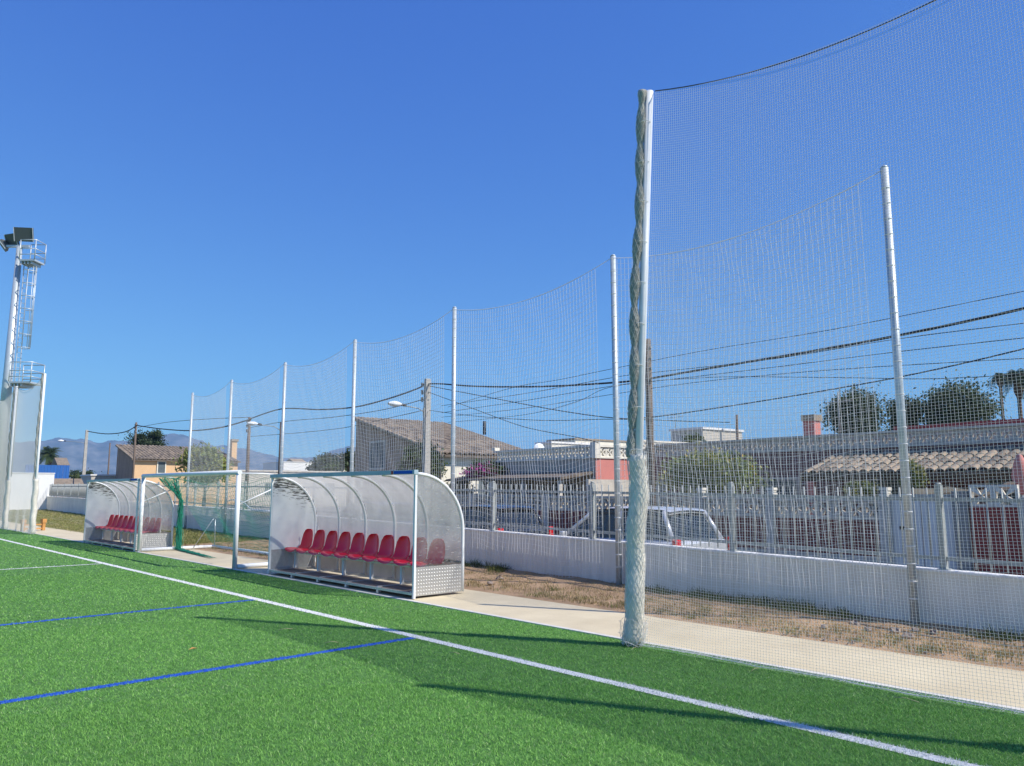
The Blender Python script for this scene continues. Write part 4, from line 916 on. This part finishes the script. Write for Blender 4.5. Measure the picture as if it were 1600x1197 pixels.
cable('thickest overhead cable rising from the concrete pole to the right edge', [(668, 600), (690, 600), (750, 604), (850, 604), (958, 598), (1012, 592), (1100, 577), (1250, 552), (1400, 525), (1600, 482), (1750, 440)], .030)
cable('overhead cable sagging from the concrete pole to the padded post and rising right', [(670, 603), (780, 624), (870, 641), (958, 653), (1017, 652), (1150, 633), (1320, 605), (1450, 580), (1600, 545), (1750, 505)], .015)
cable('service cable dropping from the concrete pole to the salmon house', [(670, 613), (730, 635), (800, 661), (840, 672), (900, 683), (935, 692)], .012)
cable('lowest nearly level cable from the concrete pole across the sky', [(670, 641), (740, 650), (850, 657), (958, 655), (1100, 659), (1140, 660)], .011)
cable('thin cable rising steeply from the tiled house roof to the padded post', [(700, 636), (800, 606), (870, 594), (958, 576), (1100, 548), (1300, 515), (1600, 455)], .008)
cable('upper of the thin parallel cables right of the concrete pole', [(690, 634), (820, 615), (958, 590), (1012, 583), (1200, 562), (1400, 530), (1600, 505)], .009)
cable('middle of the thin parallel cables right of the concrete pole', [(690, 645), (820, 626), (958, 603), (1012, 597), (1200, 575), (1400, 550), (1600, 528)], .009)
cable('lower of the thin parallel cables right of the concrete pole', [(690, 652), (820, 638), (958, 616), (1100, 596), (1300, 578), (1600, 560)], .008)
cable('lowest of the thin parallel cables, crossing behind the nearest net post', [(700, 660), (820, 648), (900, 628), (958, 604), (1100, 590), (1300, 590), (1450, 592), (1600, 585)], .008)
cable('thick cable sagging from the concrete pole to the wooden pole', [(662, 600), (655, 606), (610, 622), (555, 636), (500, 640), (440, 639), (392, 654)], .034)
cable('cable sagging between the two wooden poles above the goal', [(392, 655), (345, 668), (297, 673), (250, 670), (215, 665)], .045)
cable('cable from the left wooden pole to the far concrete lamp pole', [(215, 664), (195, 675), (165, 678), (137, 674)], .05)
cable('thin second cable left of the concrete pole', [(662, 624), (600, 640), (520, 652), (450, 658), (392, 668)], .016)
cable('faint lowest cable left of the concrete pole', [(662, 641), (600, 655), (540, 668), (470, 676), (392, 682)], .014)
cable('faint upper cable above the two wooden poles', [(390, 652), (320, 655), (260, 660), (215, 668)], .02)
def antenna(label, u, vt, vb, t, w):
    s, zt_ = px(u, vt, t); _, zb = px(u, vb, t); r = root('tv_antenna', label, 'antenna', s, t, zb); h = zt_ - zb
    MB().tube([(0, 0, 0), (0, 0, h)], .022, 6).build('mast', M['greyrail'], r); MB().tube([(0, -w, h * .8), (0, w, h * .8)], .014, 5).build('boom', M['greyrail'], r)
    for k in range(5): MB().tube([(0, -w + w * .5 * k, h * .8 - .05), (0, -w + w * .5 * k, h * .8 + .32)], .011, 4).build('element', M['greyrail'], r)
antenna('TV antenna on the grey rooftop building', 1055, 648, 669, 24.5, .55); antenna('TV antenna in front of the dark trees right of the red chimney', 1309, 612, 690, 15, .5)
t = root('marker_post', 'white and red banded marker post just right of the padded post', 'marker', px(1019, 790, 6.9)[0], 6.9, Z0)
for k in range(4): MB().tube([(0, 0, .42 * k), (0, 0, .42 * k + .418)], .05, 8).build('band', M['white'] if k % 2 else M['redroof'], t)

# ---- vegetation
def leaves(cent, rad, n, size, cols, flat=1.0, clumps=26, shell=.55):
    cl = rng.normal(0, 1, (clumps, 3)); cl /= np.linalg.norm(cl, axis=1)[:, None]; cl *= (shell + (1 - shell) * rng.uniform(0, 1, (clumps, 1))) * .78
    k = rng.integers(0, clumps, n); p = cl[k] + rng.normal(0, 1, (n, 3)) * rng.uniform(.08, .26, (clumps, 1))[k]
    p = p * np.array(rad) + np.array(cent)
    a = rng.normal(0, 1, (n, 3)); a /= np.linalg.norm(a, axis=1)[:, None]; b = np.cross(a, rng.normal(0, 1, (n, 3))); b /= np.linalg.norm(b, axis=1)[:, None]
    s = size * rng.uniform(.6, 1.4, (n, 1)); V = np.stack([p - a * s, p + b * s * .45, p + a * s, p - b * s * .45], 1).reshape(-1, 3); F = np.arange(n)[:, None] * 4 + np.arange(4)
    ck = rng.integers(0, len(cols), clumps); c = np.array(cols)[ck[k]] * rng.uniform(.7, 1.3, (n, 1)); return V, F, np.repeat(c, 4, 0)
def tree(name, label, cat, u, v, ru, rv, t, cols, n=5000, size=.09, trunk=.12, group=None, base=None, extra=None, clumps=26, deep=1.0):
    s, z = px(u, v, t); p = ST(s, t, 0); D = Vector((p.x, p.y, 0)).dot(Fh); m_ = D / FPX
    r = thing(name, label, cat, (p.x, p.y, Z0 if base is None else base), 0, group); zc = z - r.location.z
    rr = (ru * m_ * deep, ru * m_, rv * m_); V, F, C = leaves((0, 0, zc), rr, n, size, cols, clumps=clumps)
    if extra is not None:
        q = rng.uniform(0, 1, len(V) // 4) < extra[1]; C[np.repeat(q, 4)] = np.array(extra[0])
    obj('crown', np_mesh('crown', V, F, C), M['leaf'], r)
    B = MB(); hb = max(.3, zc - rr[2] * .3)
    B.tube([(0, 0, -.05), (.03, .02, hb * .5), (0, .03, hb)], [trunk, trunk * .8, trunk * .5], 8)
    for k in range(5):
        q = k * 1.26; B.tube([(0, .02, hb * .75), (rr[0] * .3 * math.cos(q), rr[1] * .3 * math.sin(q), zc), (rr[0] * .6 * math.cos(q), rr[1] * .6 * math.sin(q), zc + rr[2] * .4)], [trunk * .45, trunk * .3, trunk * .1], 5)
    B.build('trunk', M['bark'], r); return r
YL = [(.30, .33, .08), (.20, .24, .07), (.36, .34, .10), (.14, .18, .05)]
DG = [(.05, .075, .035), (.07, .10, .045), (.04, .06, .028)]; YG = [(.16, .19, .05), (.11, .14, .04), (.20, .20, .06), (.08, .11, .035)]; MG = [(.07, .11, .035), (.05, .085, .03), (.10, .13, .045)]
tree('citrus_tree', 'leafy citrus tree with yellow fruit behind the garden wall, right of the padded post', 'tree', 1108, 744, 82, 40, 9.2, YL, 9000, .065, .08, extra=((.55, .36, .04), .03), clumps=40, deep=.6)
tree('garden_bush', 'small yellow green bush beside the grey gate', 'bush', 1428, 745, 18, 24, 9.0, YG, 1800, .06, .04)
tree('garden_shrub', 'low yellow green shrub under the porch', 'bush', 1345, 765, 26, 14, 8.6, YG, 1600, .05, .04)
tree('ficus_tree', 'dark green tree in front of the brown gable, at the concrete pole', 'tree', 655, 722, 38, 32, 8.4, DG + MG, 5000, .09, .1)
tree('yard_bush', 'green bush left of the pink flowers behind the railing', 'bush', 716, 768, 26, 24, 8.2, MG, 2600, .07, .05)
tree('bougainvillea', 'pink flowering bougainvillea beside the cream wall', 'shrub', 760, 737, 36, 15, 8.5, MG + [(.45, .05, .25), (.38, .04, .22), (.5, .08, .32)], 3600, .07, .05, clumps=30)
tree('yellow_green_tree', 'yellow green tree beside the ochre house, behind the goal', 'tree', 322, 728, 40, 32, 9, YL, 7000, .16, .16, clumps=34)
tree('round_pine', 'round dark pine above the roof of the ochre house', 'pine tree', 231, 687, 29, 22, 30, DG + [(.06, .09, .035)], 7000, .24, .3)
tree('dark_skyline_shrub', 'dark tree on the skyline above the nearer dugout', 'tree', 508, 728, 32, 20, 26, DG + MG, 4500, .16, .16)
tree('gable_tree', 'dark tree close left of the brown gable', 'tree', 545, 722, 15, 18, 22, DG, 2200, .15, .16)
tree('low_hedge_tree', 'low dark tree beside the far concrete lamp pole', 'tree', 128, 745, 22, 11, 18, DG + MG, 2600, .2, .2)
tree('feathery_tree', 'feathery dark tree right of the red chimney', 'tree', 1336, 652, 46, 46, 26, DG, 10000, .08, .2, clumps=34)
tree('slim_tree', 'slim dark tree just right of the nearest net post', 'tree', 1415, 648, 28, 34, 30, DG, 5000, .08, .18)
tree('broad_tree', 'broadest dark tree behind the porch house', 'tree', 1492, 646, 62, 48, 30, DG + [(.09, .12, .06)], 13000, .085, .22, clumps=40)
tree('roof_plants', 'green plants in front of the grey rooftop building', 'plant', 1085, 688, 20, 14, 20, MG + YG, 1500, .08, .05)
def palm(label, u, v, ru, t, drop, cols, n=34):
    s, z = px(u, v, t); p = ST(s, t, 0); m_ = Vector((p.x, p.y, 0)).dot(Fh) / FPX; R = ru * m_
    r = thing('palm_tree', label, 'palm', (p.x, p.y, Z0), 0, 'palm trees'); h = z - Z0; tr = max(.10, R * .075)
    MB().tube([(0, 0, -.05), (.1, .05, h * .5), (0, 0, h)], [tr * 1.2, tr, tr * .9], 10).build('trunk', M['bark'], r); Vs, Fs, Cs = [], [], []
    for k in range(n):
        a = rng.uniform(0, 6.28); e = rng.uniform(-.5, 1.25); L = R * rng.uniform(.85, 1.1); d = np.array([math.cos(a), math.sin(a), 0]); sd = np.array([-math.sin(a), math.cos(a), 0]); c = np.array(cols[k % len(cols)])
        pr = None
        for i in range(9):
            f = i / 8; q = np.array([0, 0, h]) + d * L * f * math.cos(e) * (1 - .1 * f) + np.array([0, 0, 1]) * L * (f * math.sin(e) - drop * f * f)
            if pr is not None:
                for sg in (1, -1):
                    for g_ in range(3):
                        b0 = pr + (q - pr) * g_ / 3; tip = b0 + sd * sg * R * .26 * math.sin(math.pi * min(1, f * .9 + .08)) + d * R * .1 - np.array([0, 0, R * .07])
                        o_ = len(Vs); Vs += [b0, b0 + (q - pr) * .28, tip]; Fs.append((o_, o_ + 1, o_ + 2)); Cs += [c * rng.uniform(.7, 1.2)] * 3
            pr = q
    obj('fronds', np_mesh('fronds', np.array(Vs), np.array(Fs), np.array(Cs)), M['leaf'], r)
    B = MB(); B.lathe([(tr * .9, h - R * .9), (tr * 2.2, h - R * .55), (tr * 2.0, h - R * .1), (tr * .7, h + .1)], 12); B.build('dead_skirt', M['bark'], r)
palm('palm at the right edge of the view, taller crown', 1590, 592, 36, 34, .55, DG, 60); palm('slender palm left of the right edge palm', 1562, 588, 20, 46, .75, DG, 50)
palm('palm above the blue hoarding at far left', 77, 710, 27, 25, .5, MG, 60)

# ---- parked cars
def car(label, s, t, paint, L=4.1, W=1.72, H=1.46):
    c = root('parked_car', label, 'car', s, t, ROAD, 'cars parked behind the wall'); w = W / 2; y0 = 0
    # body sections along y (0 = rear): y, half width, sill, belt
    secs = [(0, .78, .42, .88), (.06, .84, .30, .93), (.5, .86, .22, .95), (1.6, .86, .20, .93), (2.9, .86, .20, .90), (3.55, .84, .22, .80), (4.0, .76, .28, .68), (4.1, .66, .38, .56)]
    P = []
    for y, hw, zs, zb in secs:
        hw *= w / .86; y *= L / 4.1; P.append([(-hw * .92, y, zs), (-hw, y, zs + .12), (-hw, y, (zs + zb) / 2), (-hw * .97, y, zb - .03), (-hw * .86, y, zb), (0, y, zb + .015), (hw * .86, y, zb), (hw * .97, y, zb - .03), (hw, y, (zs + zb) / 2), (hw, y, zs + .12), (hw * .92, y, zs), (0, y, zs - .02), (-hw * .92, y, zs)])
    B = MB().grid(P); B.f.append(tuple(range(12))[::-1]); B.sm.append(False); o_ = len(P[0]) * (len(P) - 1); B.f.append(tuple(o_ + i for i in range(12))); B.sm.append(False)
    B.build('body', paint, c)
    zr = H; a = w * .80; b = w * .66
    g_ = [(-a, .16, .92), (a, .16, .92), (a, 3.0 * L / 4.1, .90), (-a, 3.0 * L / 4.1, .90), (-b, .45, zr - .05), (b, .45, zr - .05), (b, 2.2 * L / 4.1, zr - .04), (-b, 2.2 * L / 4.1, zr - .04)]
    MB().add(g_, [(0, 1, 5, 4), (1, 2, 6, 5), (2, 3, 7, 6), (3, 0, 4, 7)]).build('window_glass', M['glass'], c)
    R = []
    for y, k, dz in ((.36, .9, -.06), (.48, 1.03, -.02), (1.2, 1.04, .0), (1.9, 1.03, -.01), (2.28 * L / 4.1, .98, -.055)): R.append([(x * b * k, y, zr + dz + .03 * (1 - x * x)) for x in (-1, -.8, -.4, 0, .4, .8, 1)])
    R2 = [[(x, y, z - .045) for x, y, z in r] for r in R]; MB().grid(R).grid(R2[::-1]).build('roof', paint, c)
    for i, j in ((0, 4), (1, 5), (2, 6), (3, 7)): MB().tube([Vector(g_[i]) * 1.005, Vector(g_[j]) * 1.005 - Vector((0, 0, .01))], [.055, .04], 8).build('pillar', paint, c)
    for sx in (-1, 1): MB().tube([(sx * (a + b) / 2 * 1.0, 1.55, .92), (sx * b * 1.01, 1.5, zr - .05)], .03, 6).build('pillar', paint, c)
    for sx in (-1, 1):
        MB().box(sx * w * .88 - .09, -.035, .70, sx * w * .88 + .07, .06, .98).build('tail_lamp', M['tail'], c, bevel=.02)
        MB().box(sx * w * .78 - .12, L - .12, .58, sx * w * .78 + .1, L - .01, .70).build('headlight', M['lampglass'], c, bevel=.02)
        for y in (.72, L - .78):
            q = MB().add([], []); n = 18; rr_ = ((.21, .0), (.30, .0), (.31, .03), (.31, .16), (.29, .19), (.21, .19))
            vs = [(sx * (w - .02) - sx * xx, y + r * math.cos(2 * math.pi * k / n), .31 + r * math.sin(2 * math.pi * k / n)) for r, xx in rr_ for k in range(n)]
            q.add(vs, [(i * n + k, i * n + (k + 1) % n, (i + 1) * n + (k + 1) % n, (i + 1) * n + k) for i in range(5) for k in range(n)], True); wh = q.build('wheel', M['tyre'], c)
            MB().tube([(sx * (w - .03), y, .31), (sx * (w - .10), y, .31)], .205, 14).build('rim', M['chrome'], wh)
    MB().box(-w * .78, -.07, .36, w * .78, .02, .52).build('rear_bumper', M['tyre'], c, bevel=.02); MB().box(-.26, -.045, .60, .26, .0, .71).build('number_plate', M['cap'], c)
    for sx in (-1, 1): MB().box(sx * (w + .06) - .07, 2.75, .88, sx * (w + .06) + .07, 2.85, 1.02).build('mirror', paint, c, bevel=.02)
car('silver hatchback parked behind the wall right of the padded post, rear facing', 8.3, 1.75, mat('silver_paint', (.62, .63, .64), .25, .04, 2., metal=.3), H=1.5)
car('dark parked car partly hidden behind the padded post', 13.4, 1.75, mat('dark_paint', (.03, .04, .06), .22, .1, 2.))
car('dark blue car parked farthest behind the railing, right of the nearer dugout', 19.0, 1.75, mat('blue_paint', (.02, .06, .16), .22, .1, 2.))

# ---- mountains and the air
prof_px = [(-900, 700), (-500, 690), (-200, 696), (0, 692), (60, 687), (100, 683), (150, 690), (200, 688), (232, 682), (262, 676), (290, 681), (330, 694), (370, 700), (405, 706), (440, 716), (490, 714), (520, 702), (545, 697), (580, 700), (650, 712), (760, 722), (900, 735), (1100, 742), (1500, 745), (2200, 742)]
us = [a for a, b in prof_px]; vs_ = [b for a, b in prof_px]; R0 = 7000.
def fbm(x, y): return sum(math.sin(x * f + y * f * 1.3 + k) * math.cos(y * f * .9 - x * f * .4 + 2 * k) / a for k, (f, a) in enumerate(((3, 2), (7, 3.5), (15, 6), (33, 11), (71, 20), (150, 36))))
P = []; na = 520
azs = [math.atan2((u - CXP), math.hypot(FPX, HZ - CYP)) for u in (us[0], us[-1])]
for i in range(na + 1):
    az = azs[0] + (azs[1] - azs[0]) * i / na; u = CXP + math.tan(az) * math.hypot(FPX, HZ - CYP); zr = (HZ - np.interp(u, us, vs_)) / FPX * R0 * math.cos(az) * .985
    row = []
    for j in range(26):
        f = j / 25; rr_ = R0 * (.72 + .42 * f); pk = math.exp(-((f - .667) / .23) ** 2); nz_ = fbm(az * 22, f * 9)
        z = zr * pk * (1 + (.22 * nz_ * (1 - pk * .8))) + zr * .035 * fbm(az * 60, f * 3) - .3; d = Fh * math.cos(az) + Rt * math.sin(az); row.append((d.x * rr_, d.y * rr_, max(-.6, z - (6 if j in (0, 25) else 0))))
    P.append(row)
struct(MB().grid(P).build('mountains', mat('mountain_rock', (.20, .185, .155), .95, .4, .008, c2=(.035, .045, .03))), 'distant blue hazy mountain range')
m, N, L, Pn = new_mat('haze'); N.remove(Pn); pv = N.new('ShaderNodeVolumePrincipled'); pv.inputs['Color'].default_value = (.28, .58, 1, 1); pv.inputs['Density'].default_value = 1.2e-4; pv.inputs['Anisotropy'].default_value = 0
L.new(pv.outputs[0], N['Material Output'].inputs['Volume'])
tag(MB().box(-9600, -9600, -2, 9600, 9600, 760).build('haze', m), 'pale blue haze in front of the mountains', 'haze', kind='stuff')
